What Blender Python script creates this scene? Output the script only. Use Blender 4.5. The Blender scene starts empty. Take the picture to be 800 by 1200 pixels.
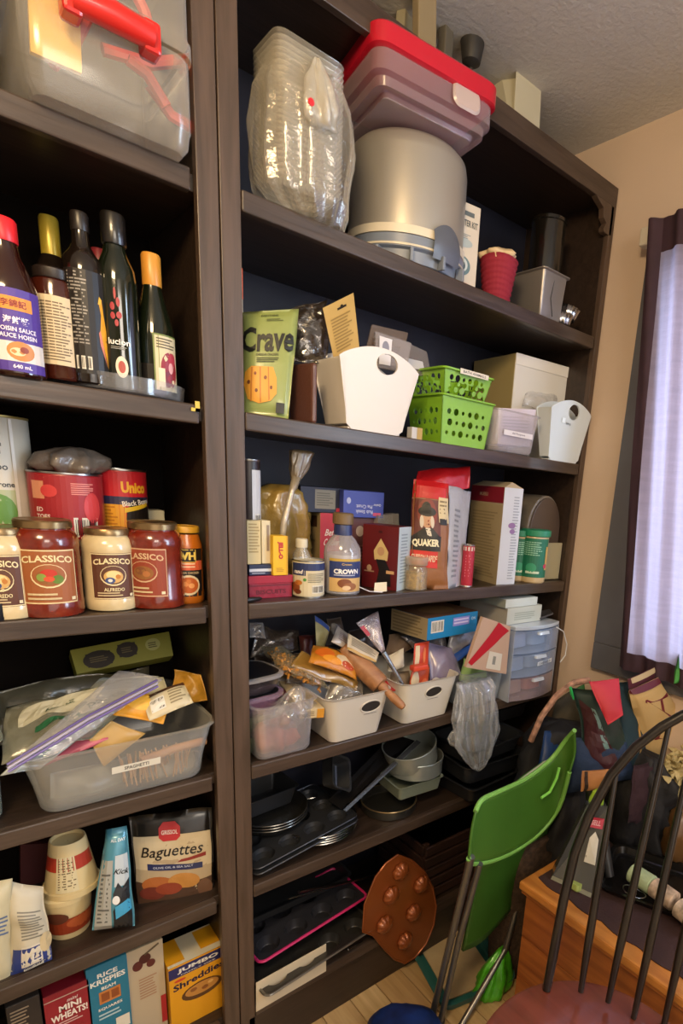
import bpy, bmesh, math, random
from mathutils import Vector, Matrix, noise
R = math.radians
random.seed(7)
SC = bpy.context.scene
COL = SC.collection

# ------------------------------------------------------------------ camera
F_PX, PX, PY = 668.55, 562.06, 747.43          # focal length and principal point, for an 800x1200 frame
FLOOR = 1.2216
CAM = Vector((-0.4357, -1.1783, 0.2705 + FLOOR))
ROT = Matrix(((0.7235, -0.6853, 0.0835), (-0.1124, -0.2364, -0.9651), (0.6811, 0.6889, -0.2480)))   # world -> right, down, forward
cd = bpy.data.cameras.new('camera'); cam = bpy.data.objects.new('camera', cd); COL.objects.link(cam)
_r, _d, _f = ROT[0].normalized(), ROT[1].normalized(), ROT[2].normalized()
_d = _f.cross(_r).normalized(); _r = _d.cross(_f).normalized()
ROT = Matrix((_r, _d, _f))
cam.matrix_world = Matrix(((_r.x, -_d.x, -_f.x, CAM.x), (_r.y, -_d.y, -_f.y, CAM.y), (_r.z, -_d.z, -_f.z, CAM.z), (0, 0, 0, 1)))
cd.sensor_fit = 'HORIZONTAL'; cd.sensor_width = 36; cd.lens = F_PX/800*36
cd.shift_x = (400-PX)/800; cd.shift_y = (PY-600)/800; cd.clip_start = .02
SC.camera = cam

# ------------------------------------------------------------------ world, lights, exposure
SC.view_settings.view_transform = 'Standard'; SC.view_settings.look = 'None'
SC.view_settings.gamma = 1; SC.view_settings.use_curve_mapping = False
SC.view_settings.exposure = 0.88
wd = bpy.data.worlds.new('sky'); SC.world = wd; wd.use_nodes = True
wd.node_tree.nodes['Background'].inputs[0].default_value = (.80, .83, .92, 1)
wd.node_tree.nodes['Background'].inputs[1].default_value = .40
def area(name, loc, target, sx, sy, power, colr, spread=180):
    l = bpy.data.lights.new(name, 'AREA'); l.shape = 'RECTANGLE'; l.size = sx; l.size_y = sy
    l.energy = power; l.color = colr; l.spread = R(spread)
    o = bpy.data.objects.new(name, l); COL.objects.link(o); o.location = loc
    o.rotation_euler = (Vector(target)-Vector(loc)).to_track_quat('-Z', 'Y').to_euler(); return o
area('ceiling_lamp', (-.80, -1.15, 2.44), (.1, 0, 1.3), .40, .40, 17, (1, .72, .40))
area('kitchen_lamp', (-.2, -2.6, 2.35), (.4, 0, 1.0), .8, .8, 14, (1, .88, .74))
area('front_fill', (-.1, -3.45, 1.25), (.4, 0, .7), 2.2, 2.0, 12, (1, .95, .90))  # added fill lamp behind the camera, no real door, brightens the lower shelves
area('window_daylight', (1.50, -1.45, 1.75), (.3, -.5, 1.2), 1.1, 1.3, 50, (.62, .80, 1.0))
area('curtain_daylight', (1.65, -.75, 1.7), (1.0, -.6, 1.55), 1.0, 1.2, 8, (.86, .88, 1.0))

# ------------------------------------------------------------------ pixel rays to points on planes of the room
def ray(u, v):
    d = _r*((u-PX)/F_PX) + _d*((v-PY)/F_PX) + _f
    return d
def on(u, v, ax, val):
    d = ray(u, v); t = (val-CAM[ax])/d[ax]; return CAM + d*t
def P(u, v, y): return on(u, v, 1, y)
def G(u, v, z): return on(u, v, 2, z)
def onplane(u, v, p0, n):
    d = ray(u, v); return CAM + d*((p0-CAM).dot(n)/d.dot(n))
def solve(p0, dr, comp, tgt):
    ax, pp = (_r, PX) if comp == 0 else (_d, PY)
    q = p0-CAM; k = (tgt-pp)/F_PX
    return -(ax.dot(q)-k*_f.dot(q))/(ax.dot(dr)-k*_f.dot(dr))
def X(u, y, z): return solve(Vector((0, y, z)), Vector((1, 0, 0)), 0, u)
def Zv(v, x, y): return solve(Vector((x, y, 0)), Vector((0, 0, 1)), 1, v)
def scale_at(p): return F_PX/_f.dot(Vector(p)-CAM)
def facing(x, y): return math.atan2(CAM.x-x, -(CAM.y-y))

# ------------------------------------------------------------------ materials
_m = {}
def lin(c):
    if isinstance(c, str):
        c = c.lstrip('#'); c = [int(c[i:i+2], 16)/255 for i in (0, 2, 4)]
    return tuple(x/12.92 if x <= .04045 else ((x+.055)/1.055)**2.4 for x in c[:3])
def C(c, rough=.5, metal=0., coat=0., bump=0., bscale=60., var=0., vscale=12., film=None, trans=0., spec=.5, stretch=None):
    key = (c, rough, metal, coat, bump, bscale, var, vscale, film, trans, spec, stretch)
    if key in _m: return _m[key]
    m = bpy.data.materials.new('paint_'+c.lstrip('#')); m.use_nodes = True
    nt = m.node_tree; b = nt.nodes['Principled BSDF']; L = nt.links
    col = lin(c)
    b.inputs['Base Color'].default_value = (*col, 1); b.inputs['Roughness'].default_value = rough
    b.inputs['Metallic'].default_value = metal; b.inputs['Coat Weight'].default_value = coat
    b.inputs['Coat Roughness'].default_value = .08; b.inputs['Specular IOR Level'].default_value = spec
    if var or bump:
        tc = nt.nodes.new('ShaderNodeTexCoord'); mp = nt.nodes.new('ShaderNodeMapping'); L.new(tc.outputs['Object'], mp.inputs[0])
        if stretch: mp.inputs['Scale'].default_value = stretch
    if var:
        n = nt.nodes.new('ShaderNodeTexNoise'); n.inputs['Scale'].default_value = vscale; n.inputs['Detail'].default_value = 6
        L.new(mp.outputs[0], n.inputs['Vector'])
        r = nt.nodes.new('ShaderNodeValToRGB'); r.color_ramp.elements[0].position = .3; r.color_ramp.elements[1].position = .7
        r.color_ramp.elements[0].color = (*[x*(1-var) for x in col], 1); r.color_ramp.elements[1].color = (*[min(1, x*(1+var)) for x in col], 1)
        L.new(n.outputs[0], r.inputs[0]); L.new(r.outputs[0], b.inputs['Base Color'])
    if bump:
        n2 = nt.nodes.new('ShaderNodeTexNoise'); n2.inputs['Scale'].default_value = bscale; n2.inputs['Detail'].default_value = 4
        L.new(mp.outputs[0], n2.inputs['Vector'])
        bp = nt.nodes.new('ShaderNodeBump'); bp.inputs['Strength'].default_value = bump; bp.inputs['Distance'].default_value = .004
        L.new(n2.outputs[0], bp.inputs['Height']); L.new(bp.outputs[0], b.inputs['Normal'])
    if film is not None:                                   # see-through plastic: part clear, part milky, glossy at grazing angles
        tr = nt.nodes.new('ShaderNodeBsdfTransparent'); mx = nt.nodes.new('ShaderNodeMixShader'); fr = nt.nodes.new('ShaderNodeLayerWeight'); pw = nt.nodes.new('ShaderNodeMath'); pw.operation = 'POWER'; pw.inputs[1].default_value = 3.5
        L.new(fr.outputs['Facing'], pw.inputs[0]); ad = nt.nodes.new('ShaderNodeMath'); ad.operation = 'ADD'; ad.use_clamp = True
        ad.inputs[1].default_value = film; L.new(pw.outputs[0], ad.inputs[0]); L.new(ad.outputs[0], mx.inputs[0])
        if bump: L.new(bp.outputs[0], fr.inputs['Normal'])
        L.new(tr.outputs[0], mx.inputs[1]); L.new(b.outputs[0], mx.inputs[2])
        gl = nt.nodes.new('ShaderNodeBsdfGlossy'); gl.inputs['Roughness'].default_value = rough; m2 = nt.nodes.new('ShaderNodeMixShader')
        g2 = nt.nodes.new('ShaderNodeMath'); g2.operation = 'MULTIPLY_ADD'; g2.inputs[1].default_value = .6; g2.inputs[2].default_value = .12 if bump else .05
        L.new(pw.outputs[0], g2.inputs[0]); L.new(g2.outputs[0], m2.inputs[0]); L.new(mx.outputs[0], m2.inputs[1]); L.new(gl.outputs[0], m2.inputs[2])
        if bump: L.new(bp.outputs[0], gl.inputs['Normal'])
        L.new(m2.outputs[0], nt.nodes['Material Output'].inputs[0])
    if trans:
        tl = nt.nodes.new('ShaderNodeBsdfTranslucent'); tl.inputs[0].default_value = (*col, 1); mx = nt.nodes.new('ShaderNodeMixShader')
        mx.inputs[0].default_value = trans; L.new(b.outputs[0], mx.inputs[1]); L.new(tl.outputs[0], mx.inputs[2]); L.new(mx.outputs[0], nt.nodes['Material Output'].inputs[0])
    _m[key] = m; return m
def wood(name, dark, light, rough=.4, sc=3., axis='X', coat=0.):
    m = bpy.data.materials.new(name); m.use_nodes = True; nt = m.node_tree; b = nt.nodes['Principled BSDF']; L = nt.links
    tc = nt.nodes.new('ShaderNodeTexCoord'); mp = nt.nodes.new('ShaderNodeMapping')
    s = {'X': (1, 14, 14), 'Y': (14, 1, 14), 'Z': (14, 14, 1)}[axis]; mp.inputs['Scale'].default_value = s
    L.new(tc.outputs['Object'], mp.inputs[0])
    n = nt.nodes.new('ShaderNodeTexNoise'); n.inputs['Scale'].default_value = sc; n.inputs['Detail'].default_value = 8; n.inputs['Distortion'].default_value = .6
    L.new(mp.outputs[0], n.inputs['Vector'])
    r = nt.nodes.new('ShaderNodeValToRGB'); r.color_ramp.elements[0].position = .32; r.color_ramp.elements[1].position = .68
    r.color_ramp.elements[0].color = (*lin(dark), 1); r.color_ramp.elements[1].color = (*lin(light), 1)
    L.new(n.outputs[0], r.inputs[0]); L.new(r.outputs[0], b.inputs['Base Color'])
    bp = nt.nodes.new('ShaderNodeBump'); bp.inputs['Strength'].default_value = .25; bp.inputs['Distance'].default_value = .002
    L.new(n.outputs[0], bp.inputs['Height']); L.new(bp.outputs[0], b.inputs['Normal'])
    b.inputs['Roughness'].default_value = rough; b.inputs['Coat Weight'].default_value = coat
    return m
ESPRESSO = wood('espresso_paint', '2a2019', '382b23', .36, 5, 'X')
NOSING = wood('espresso_paint_lit_edge', '382c24', '4c3e34', .34, 6, 'X')  # same espresso, lighter: daylight on the shelf fronts put into the colour
ESPRESSO_V = wood('espresso_paint_lit_upright', '43352a', '58463a', .38, 5, 'Z')  # espresso lightened for stiles, the light falling on them is in the colour
NAVY = C('1b1c2b', .55, var=.12)
CLEAR = C('cfd0d4', .12, film=.10)
MILKY = C('d6d6d8', .22, film=.34)
CRINKLE = C('e6e6ea', .08, film=.10, bump=1.0, bscale=45)
CRINKLE2 = C('e6dcc4', .10, film=.22, bump=1.0, bscale=55)
WHITE = C('e4dfd6', .35)
STEEL = C('a9a9a6', .28, metal=1)

# ------------------------------------------------------------------ mesh builder
class MB:
    def __init__(s, m=None): s.v = []; s.f = []; s.fm = []; s.m = m or WHITE; s.T = Matrix()
    def quad(s, *idx, m=None): s.f.append(idx); s.fm.append(m or s.m)
    def add(s, vs, fs, m=None):
        o = len(s.v); T = s.T
        s.v += [T @ Vector(p) for p in vs]
        for f in fs: s.f.append(tuple(i+o for i in f)); s.fm.append(m or s.m)
    def box(s, x0, x1, y0, y1, z0, z1, m=None, tp=0):
        s.add([(x0, y0, z0), (x1, y0, z0), (x1, y1, z0), (x0, y1, z0), (x0+tp, y0+tp, z1), (x1-tp, y0+tp, z1), (x1-tp, y1-tp, z1), (x0+tp, y1-tp, z1)],
              [(3, 2, 1, 0), (4, 5, 6, 7), (0, 1, 5, 4), (1, 2, 6, 5), (2, 3, 7, 6), (3, 0, 4, 7)], m)
    def rings(s, rings, m=None, cap=True, close=False):
        n = len(rings[0]); vs = [p for r in rings for p in r]; fs = []
        R_ = len(rings)
        for i in range(R_-1+(1 if close else 0)):
            a, b = i*n, ((i+1) % R_)*n
            for k in range(n): fs.append((a+k, a+(k+1) % n, b+(k+1) % n, b+k))
        if cap and not close: fs.append(tuple(range(n))[::-1]); fs.append(tuple((R_-1)*n+k for k in range(n)))
        s.add(vs, fs, m)
    def lathe(s, prof, seg=28, c=(0, 0, 0), m=None, sx=1, sy=1, cap=True):
        s.rings([[(c[0]+sx*r*math.cos(2*math.pi*k/seg), c[1]+sy*r*math.sin(2*math.pi*k/seg), c[2]+z) for k in range(seg)] for r, z in prof], m, cap)
    def rrect(s, prof, w, d, rad, c=(0, 0, 0), m=None, cap=True, seg=5):   # prof: (inset, z) rounded rectangles
        rr = []
        for ins, z in prof:
            hw, hd = w/2-ins, d/2-ins; q = max(.001, min(rad-ins*.5, hw*.98, hd*.98)); ring = []
            for (sx, sy, a0) in ((1, 1, 0), (-1, 1, 90), (-1, -1, 180), (1, -1, 270)):
                for k in range(seg+1):
                    a = R(a0+90*k/seg); ring.append((c[0]+sx*(hw-q)+q*math.cos(a), c[1]+sy*(hd-q)+q*math.sin(a), c[2]+z))
            rr.append(ring)
        s.rings(rr, m, cap)
    def tube(s, pts, r, seg=8, m=None, closed=False):
        pts = [Vector(p) for p in pts]; n = len(pts); rr = []; up = None
        for i, p in enumerate(pts):
            if closed: t = (pts[(i+1) % n]-pts[i-1])
            else: t = pts[min(i+1, n-1)]-pts[max(i-1, 0)]
            t = t.normalized() if t.length > 1e-9 else Vector((0, 0, 1))
            if up is None: up = Vector((0, 0, 1)) if abs(t.z) < .9 else Vector((0, 1, 0))
            a = t.cross(up).normalized(); b = a.cross(t).normalized(); up = b
            rad = r[i] if isinstance(r, (list, tuple)) else r
            rr.append([p + a*(rad*math.cos(2*math.pi*k/seg)) + b*(rad*math.sin(2*math.pi*k/seg)) for k in range(seg)])
        s.rings(rr, m, True, closed)
    def grid(s, fn, nu, nv, m=None, th=0):
        vs = [fn(i/nu, j/nv) for j in range(nv+1) for i in range(nu+1)]
        fs = [(j*(nu+1)+i, j*(nu+1)+i+1, (j+1)*(nu+1)+i+1, (j+1)*(nu+1)+i) for j in range(nv) for i in range(nu)]
        s.add(vs, fs, m)
def build(name, mb, parent=None, smooth=False, loc=None, rot=None, bevel=0, seg=2):
    me = bpy.data.meshes.new(name); me.from_pydata([tuple(p) for p in mb.v], [], mb.f)
    mats = []
    for m in mb.fm:
        if m not in mats: mats.append(m)
    for m in mats: me.materials.append(m)
    ix = {m: i for i, m in enumerate(mats)}
    me.polygons.foreach_set('material_index', [ix[m] for m in mb.fm])
    me.update()
    if smooth:
        me.polygons.foreach_set('use_smooth', [True]*len(me.polygons))
        if smooth != 'all':
            b = bmesh.new(); b.from_mesh(me)
            for e in b.edges:
                if len(e.link_faces) == 2 and e.calc_face_angle(0) > R(38): e.smooth = False
            b.to_mesh(me); b.free()
    o = bpy.data.objects.new(name, me); COL.objects.link(o)
    if parent: o.parent = parent
    if loc is not None: o.location = loc
    if rot is not None: o.rotation_euler = rot
    if bevel:
        md = o.modifiers.new('bevel', 'BEVEL'); md.width = bevel; md.segments = seg; md.limit_method = 'ANGLE'; md.angle_limit = R(40)
    return o
def tag(o, label, cat=None, group=None, kind=None):
    if label: o['label'] = label
    if cat: o['category'] = cat
    if group: o['group'] = group
    if kind: o['kind'] = kind
    return o
def thing(name, label, cat, loc=(0, 0, 0), rot=(0, 0, 0), group=None):
    o = bpy.data.objects.new(name, None); COL.objects.link(o); o.location = loc; o.rotation_euler = rot; o.empty_display_size = .03
    return tag(o, label, cat, group)
def dup(root, loc=None, rot=None, label=None, group=None, scale=None):
    r = root.copy(); COL.objects.link(r)
    if loc is not None: r.location = loc
    if rot is not None: r.rotation_euler = rot
    if scale: r.scale = scale
    if label: r['label'] = label
    if group: r['group'] = group
    for ch in list(root.children):
        c = ch.copy(); COL.objects.link(c); c.parent = r
        for g in ch.children:
            d = g.copy(); COL.objects.link(d); d.parent = c
    return r

# ------------------------------------------------------------------ printed matter
_txt = {}
def glyphs(body, bold=0.0):
    k = (body, bold)
    if k in _txt: return _txt[k]
    cu = bpy.data.curves.new('type', 'FONT'); cu.body = body; cu.size = 1; cu.resolution_u = 2; cu.offset = bold; cu.fill_mode = 'FRONT'
    cu.align_x = 'LEFT'
    ob = bpy.data.objects.new('type', cu); COL.objects.link(ob)
    dg = bpy.context.evaluated_depsgraph_get(); me = bpy.data.meshes.new_from_object(ob.evaluated_get(dg))
    vs = [(p.co.x, p.co.y) for p in me.vertices]; fs = [tuple(p.vertices) for p in me.polygons]
    bpy.data.objects.remove(ob); bpy.data.curves.remove(cu); bpy.data.meshes.remove(me)
    if vs:
        x0 = min(p[0] for p in vs); x1 = max(p[0] for p in vs); y0 = min(p[1] for p in vs); y1 = max(p[1] for p in vs)
    else: x0 = y0 = 0; x1 = y1 = 1
    _txt[k] = (vs, fs, x0, x1, y0, y1); return _txt[k]
def decal(shapes, fn, W, H, parent, name='printed_label', curved=False, off=.0005, label=None):
    """shapes in 0..1 label coordinates, fn(s, t, lift) -> local point; W, H in metres"""
    mb = MB(); lay = 0
    for sh in shapes:
        k = sh[0]; lift = off+lay*.00012; lay += 1
        if k == 'r':
            _, x0, y0, x1, y1, c = sh; nu = max(1, int(abs(x1-x0)*W/.008)) if curved else 1; nv = max(1, int(abs(y1-y0)*H/.012)) if curved else 1
            mb.grid(lambda a, b: fn(x0+(x1-x0)*a, y0+(y1-y0)*b, lift), nu, nv, C(c, .45) if isinstance(c, str) else c)
        elif k in 'ep' and curved and (k == 'p' or sh[3]*W > .01):
            c = sh[-1]; pts = sh[1] if k == 'p' else [(sh[1]+sh[3]*math.cos(2*math.pi*i/18), sh[2]+sh[4]*math.sin(2*math.pi*i/18)) for i in range(18)]
            b = bmesh.new(); b.faces.new([b.verts.new((x*W, y*H, 0)) for x, y in pts]); bmesh.ops.triangulate(b, faces=b.faces[:])
            for _i in range(3):
                le = [e for e in b.edges if e.calc_length() > .012]
                if not le: break
                bmesh.ops.subdivide_edges(b, edges=le, cuts=1); bmesh.ops.triangulate(b, faces=b.faces[:])
            b.verts.index_update()
            mb.add([fn(v.co.x/W, v.co.y/H, lift) for v in b.verts], [tuple(v.index for v in f.verts) for f in b.faces], C(c, .45)); b.free()
        elif k == 'e':
            _, cx, cy, rx, ry, c = sh; n = 20
            vs = [fn(cx, cy, lift)]+[fn(cx+rx*math.cos(2*math.pi*i/n), cy+ry*math.sin(2*math.pi*i/n), lift) for i in range(n)]
            mb.add(vs, [(0, 1+i, 1+(i+1) % n) for i in range(n)], C(c, .45))
        elif k == 'p':
            _, pts, c = sh
            mb.add([fn(a, b, lift) for a, b in pts], [tuple(range(len(pts)))], C(c, .45))
        elif k == 't':
            _, cx, cy, h, body, c = sh[:6]; op = sh[6] if len(sh) > 6 else {}
            vs, fs, x0, x1, y0, y1 = glyphs(body, op.get('b', .02))
            sy = h*H/max(.01, y1-y0); sx = sy
            if 'w' in op: sx = op['w']*W/max(.01, x1-x0)
            a = R(op.get('rot', 0)); it = op.get('it', 0); arc = op.get('arc', 0); out = []
            for (x, y) in vs:
                xx = (x-(x0+x1)/2)*sx + (y-y0)*sy*it; yy = (y-(y0+y1)/2)*sy
                if arc: yy -= arc*H*((xx/(W*.5))**2)
                xr, yr = xx*math.cos(a)-yy*math.sin(a), xx*math.sin(a)+yy*math.cos(a)
                out.append(fn(cx+xr/W, cy+yr/H, lift+.0001))
            mb.add(out, fs, C(c, .45))
        elif k == 'l':
            _, x0, y0, x1, y1, n, c = sh; m = C(c, .5); rnd = random.Random(int(x0*100+y0*1000+n))
            for i in range(n):
                ya = y1-(y1-y0)*(i+.2)/n; yb = y1-(y1-y0)*(i+.65)/n; xe = x1-(x1-x0)*rnd.random()*.3
                nu = max(1, int((xe-x0)*W/.008)) if curved else 1
                mb.grid(lambda a, b: fn(x0+(xe-x0)*a, yb+(ya-yb)*b, lift), nu, 1, m)
        elif k == 'b':
            _, x0, y0, x1, y1 = sh; mb.grid(lambda a, b: fn(x0+(x1-x0)*a, y0+(y1-y0)*b, lift), 2, 2, C('d8d4c8', .5)); rnd = random.Random(3)
            for i in range(12):
                a0 = x0+(x1-x0)*(.06+.9*i/12); a1 = a0+(x1-x0)*rnd.uniform(.02, .05)
                mb.grid(lambda a, b: fn(a0+(a1-a0)*a, y0+(y1-y0)*(.1+.8*b), lift+.0001), 1, 1, C('1c1a1a', .5))
    o = build(name, mb, parent)
    if label: o['label'] = label
    return o
def face_fn(w, d, h, side):
    if side == 'front': return lambda s, t, l: (-w/2+w*s, -d/2-l, h*t)
    if side == 'left': return lambda s, t, l: (-w/2-l, d/2-d*s, h*t)
    if side == 'right': return lambda s, t, l: (w/2+l, -d/2+d*s, h*t)
    if side == 'top': return lambda s, t, l: (-w/2+w*s, -d/2+d*t, h+l)
def cyl_fn(r, z0, z1, a0, span):
    rf = r if callable(r) else (lambda t: r)
    def fn(s, t, l):
        a = a0+(s-.5)*span; q = rf(t)+l; return (q*math.sin(a), -q*math.cos(a), z0+(z1-z0)*t)
    return fn

# ------------------------------------------------------------------ generic things
def carton(name, label, cat, zb, y, uC, uL, uR, vT, body, yaw=0, front=(), left=(), top=(), group=None, bevel=.0012, min_d=None, extra=None, h=None):
    """box whose near vertical corner stands at pixel column uC on plane y; yaw turns it; side and front reach uL and uR"""
    c0 = Vector((X(uC, y, zb), y, zb)); ca, sa = math.cos(R(yaw)), math.sin(R(yaw))
    dx, dy = Vector((ca, sa, 0)), Vector((-sa, ca, 0))
    w = abs(solve(c0, dx, 0, uR)); d = min_d if min_d else abs(solve(c0, dy, 0, uL))
    h = h or (Zv(vT, c0.x, c0.y)-zb)
    ctr = c0+dx*w/2+dy*d/2
    mb = MB(body); mb.box(-w/2, w/2, -d/2, d/2, 0, h)
    o = build(name, mb, loc=ctr, rot=(0, 0, R(yaw)), bevel=bevel); tag(o, label, cat, group)
    for sd, sh in (('front', front), ('left', left), ('top', top)):
        if sh:
            W_, H_ = {'front': (w, h), 'left': (d, h), 'top': (w, d)}[sd]
            decal(sh, face_fn(w, d, h, sd), W_, H_, o, 'printed_'+('front' if sd == 'front' else 'side' if sd == 'left' else 'top'), off=.0009)
    return o, w, d, h
def qgeo(corners):
    pts = [Vector(c) if isinstance(c, Vector) else P(*c) for c in corners]
    o = (pts[0]+pts[1]+pts[2]+pts[3])/4; o.z = min(p.z for p in pts)
    pts = [p-o for p in pts]
    n = ((pts[1]-pts[0])+(pts[2]-pts[3])).cross((pts[3]-pts[0])+(pts[2]-pts[1])).normalized()
    def bl(s, t): return pts[0]*(1-s)*(1-t)+pts[1]*s*(1-t)+pts[2]*s*t+pts[3]*(1-s)*t
    W = ((pts[1]-pts[0]).length+(pts[2]-pts[3]).length)/2; H = ((pts[3]-pts[0]).length+(pts[2]-pts[1]).length)/2
    return o, n, bl, W, H
def packet(name, label, cat, corners, th, m, shapes=(), crk=.004, freq=22, group=None, seed=1, nu=18, nv=18, tp=.55, fold=0, parent=None, flat=False):
    """soft flat bag between four corner points BL, BR, TR, TL given as (px, py, plane y)"""
    o, n, bl, W, H = qgeo(corners); sv = Vector((seed*7.3, seed*3.1, seed*1.7))
    def surf(s, t, l, sgn=1):
        p = bl(s, t); e = (max(0, 4*s*(1-s))**tp)*(max(0, 4*t*(1-t))**tp)
        q = noise.noise(p*freq+sv)+.5*noise.noise(p*freq*2.3+sv); r = abs(noise.noise(p*freq*.8+sv*2))
        edge = (noise.noise(p*freq*.7+sv*3))*crk*1.2
        k = e*th/2 + crk*(q*.8-r*.9)*(.25+.75*e)
        return p + n*(sgn*k+l+fold*math.sin(t*3.1)) + (bl(.5, .5)-p)*0 + Vector((edge, 0, edge))*(1 if not flat else 0)
    mb = MB(m)
    vs = []; fs = []
    for sg in (1, -1):
        b = len(vs)
        vs += [surf(i/nu, j/nv, 0, sg) for j in range(nv+1) for i in range(nu+1)]
        for j in range(nv):
            for i in range(nu):
                f = (b+j*(nu+1)+i, b+j*(nu+1)+i+1, b+(j+1)*(nu+1)+i+1, b+(j+1)*(nu+1)+i); fs.append(f if sg > 0 else f[::-1])
    N = (nu+1)*(nv+1); per = [i for i in range(nu+1)]+[j*(nu+1)+nu for j in range(1, nv+1)]+[nv*(nu+1)+i for i in range(nu-1, -1, -1)]+[j*(nu+1) for j in range(nv-1, 0, -1)]
    for k in range(len(per)): a, b2 = per[k], per[(k+1) % len(per)]; fs.append((a, a+N, b2+N, b2))
    mb.add(vs, fs)
    ob = build(name, mb, parent, smooth='all', loc=o)
    if not parent: tag(ob, label, cat, group)
    if shapes: decal(shapes, lambda s, t, l: surf(s, t, l), W, H, ob, 'printed_face', curved=True, off=.0014)
    return ob
def slab(name, label, cat, corners, th, m, shapes=(), group=None, bevel=.001, parent=None, edge=None):
    """stiff flat board or box whose seen face has four corners, thickness going away from the viewer"""
    o, n, bl, W, H = qgeo(corners); mb = MB(m)
    vs = [bl(0, 0), bl(1, 0), bl(1, 1), bl(0, 1)]; vs += [p-n*th for p in vs]
    mb.add(vs, [(0, 1, 2, 3)]); mb.add(vs, [(7, 6, 5, 4), (0, 4, 5, 1), (1, 5, 6, 2), (2, 6, 7, 3), (3, 7, 4, 0)], edge or m)
    ob = build(name, mb, parent, loc=o, bevel=bevel)
    if not parent: tag(ob, label, cat, group)
    if shapes: decal(shapes, lambda s, t, l: bl(s, t)+n*l, W, H, ob, 'printed_face', off=.0012)
    return ob
def sack(name, label, cat, loc, prof, m, folds=7, amp=.12, seed=1, seg=40, parent=None, group=None, sub=3, zf=22):
    """soft bag as stacked rings: prof = (z, rx, ry, dx, dy)"""
    rr = []; pr = []
    for a, b in zip(prof[:-1], prof[1:]):
        for k in range(sub): pr.append([a[i]+(b[i]-a[i])*k/sub for i in range(5)])
    pr.append(list(prof[-1]))
    for z, rx, ry, dx, dy in pr:
        ring = []
        for k in range(seg):
            a = 2*math.pi*k/seg
            q = 1+amp*math.sin(folds*a+seed+z*9)*.45+amp*1.3*noise.noise(Vector((math.cos(a)*2.2, math.sin(a)*2.2+seed*5, z*zf)))-amp*.9*abs(noise.noise(Vector((math.cos(a)*4+seed, math.sin(a)*4, z*zf*1.35))))
            ring.append((dx+rx*q*math.cos(a), dy+ry*q*math.sin(a), z+.15*amp*min(rx, ry)*math.sin(a*3+seed)))
        rr.append(ring)
    mb = MB(m); mb.rings(rr)
    o = build(name, mb, parent, smooth='all', loc=loc)
    if not parent: tag(o, label, cat, group)
    return o
def panel(mb, outline, holes, fn, th, m=None):
    """flat plate with holes, fn(x, z, lift) -> point"""
    b = bmesh.new(); loops = [outline]+list(holes); lv = []
    for lp in loops:
        vv = [b.verts.new((x, z, 0)) for x, z in lp]; lv.append(vv)
        for i in range(len(vv)): b.edges.new((vv[i], vv[(i+1) % len(vv)]))
    bmesh.ops.triangle_fill(b, use_beauty=True, use_dissolve=False, edges=b.edges[:])
    b.verts.ensure_lookup_table(); b.verts.index_update()
    N = len(b.verts); co = [(v.co.x, v.co.y) for v in b.verts]
    vs = [fn(x, z, 0) for x, z in co]+[fn(x, z, -th) for x, z in co]; fs = []
    for f in b.faces:
        ids = [v.index for v in f.verts]
        if f.normal.z < 0: ids = ids[::-1]
        fs.append(tuple(ids)); fs.append(tuple(i+N for i in ids[::-1]))
    for vv in lv:
        for i in range(len(vv)): a, c = vv[i].index, vv[(i+1) % len(vv)].index; fs.append((a, a+N, c+N, c))
    b.free(); mb.add(vs, fs, m)
def circ(cx, cy, rx, ry=None, n=14): ry = ry or rx; return [(cx+rx*math.cos(2*math.pi*i/n), cy+ry*math.sin(2*math.pi*i/n)) for i in range(n)]
def stand(u, vT, y, zb):
    x = X(u, y, zb); return x, Zv(vT, x, y)-zb
def rpx(w, x, y, z): return w/2/scale_at((x, y, z))
# ================================================================== the room
W = 1.138
SA, SB, SCZ, SD, SE, SG = 1.9747, 1.6016, 1.2216, .8457, .5299, .1728
CEIL = 2.517; TH = .033; DEP = .34; ST = .036
def struct(name, mb, smooth=False, bevel=0, label=None):
    o = build(name, mb, smooth=smooth, bevel=bevel); o['kind'] = 'structure'
    if label: o['label'] = label
    return o
mb = MB(C('e0cba6', .75)); mb.box(-2.2, 3.0, -3.6, .42, -.06, -.012); fl = struct('floor', mb)
FLOORW = [wood('pale_plank_%d' % i, a, b, .45, 4, 'Y') for i, (a, b) in enumerate((('b08f62', 'c8a878'), ('a88658', 'bf9d6c'), ('b89868', 'd0b282')))]
for i in range(28):
    for k in range(3):
        x0 = -1.3+i*.09; y0 = -2.6+k*1.0+(i % 3)*.21
        mb = MB(FLOORW[(i*2+k) % 3]); mb.box(x0+.001, x0+.0885, y0, y0+.998, -.012, 0)
        p = build('floor_board', mb, fl, bevel=.0008, seg=1)
mb = MB(C('cfcbc2', .9, bump=.5, bscale=90, var=.05, vscale=3)); mb.box(-2.2, 3.0, -3.6, .42, CEIL, CEIL+.05); struct('ceiling', mb)
WALLC = C('c9b29c', .85, bump=.15, bscale=120, var=.04, vscale=2)
mb = MB(WALLC); mb.box(-2.2, W+.2, .37, .42, 0, CEIL); struct('wall_back', mb)
# right wall with a window opening
WX = W+.004; y0w, y1w, z0w, z1w = -1.75, -.245, 1.045, 2.13
mb = MB(WALLC)
mb.box(WX, WX+.14, y1w, .37, 0, CEIL); mb.box(WX, WX+.14, -3.6, y0w, 0, CEIL); mb.box(WX, WX+.14, y0w, y1w, 0, z0w); mb.box(WX, WX+.14, y0w, y1w, z1w, CEIL)
struct('wall_right', mb)
mb = MB(C('d8c8ae', .85)); mb.box(-2.2, 3, -3.65, -3.6, 0, CEIL); struct('wall_front', mb)
mb = MB(C('d8c8ae', .85)); mb.box(-2.25, -2.2, -3.6, .42, 0, CEIL); struct('wall_left', mb)
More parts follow.
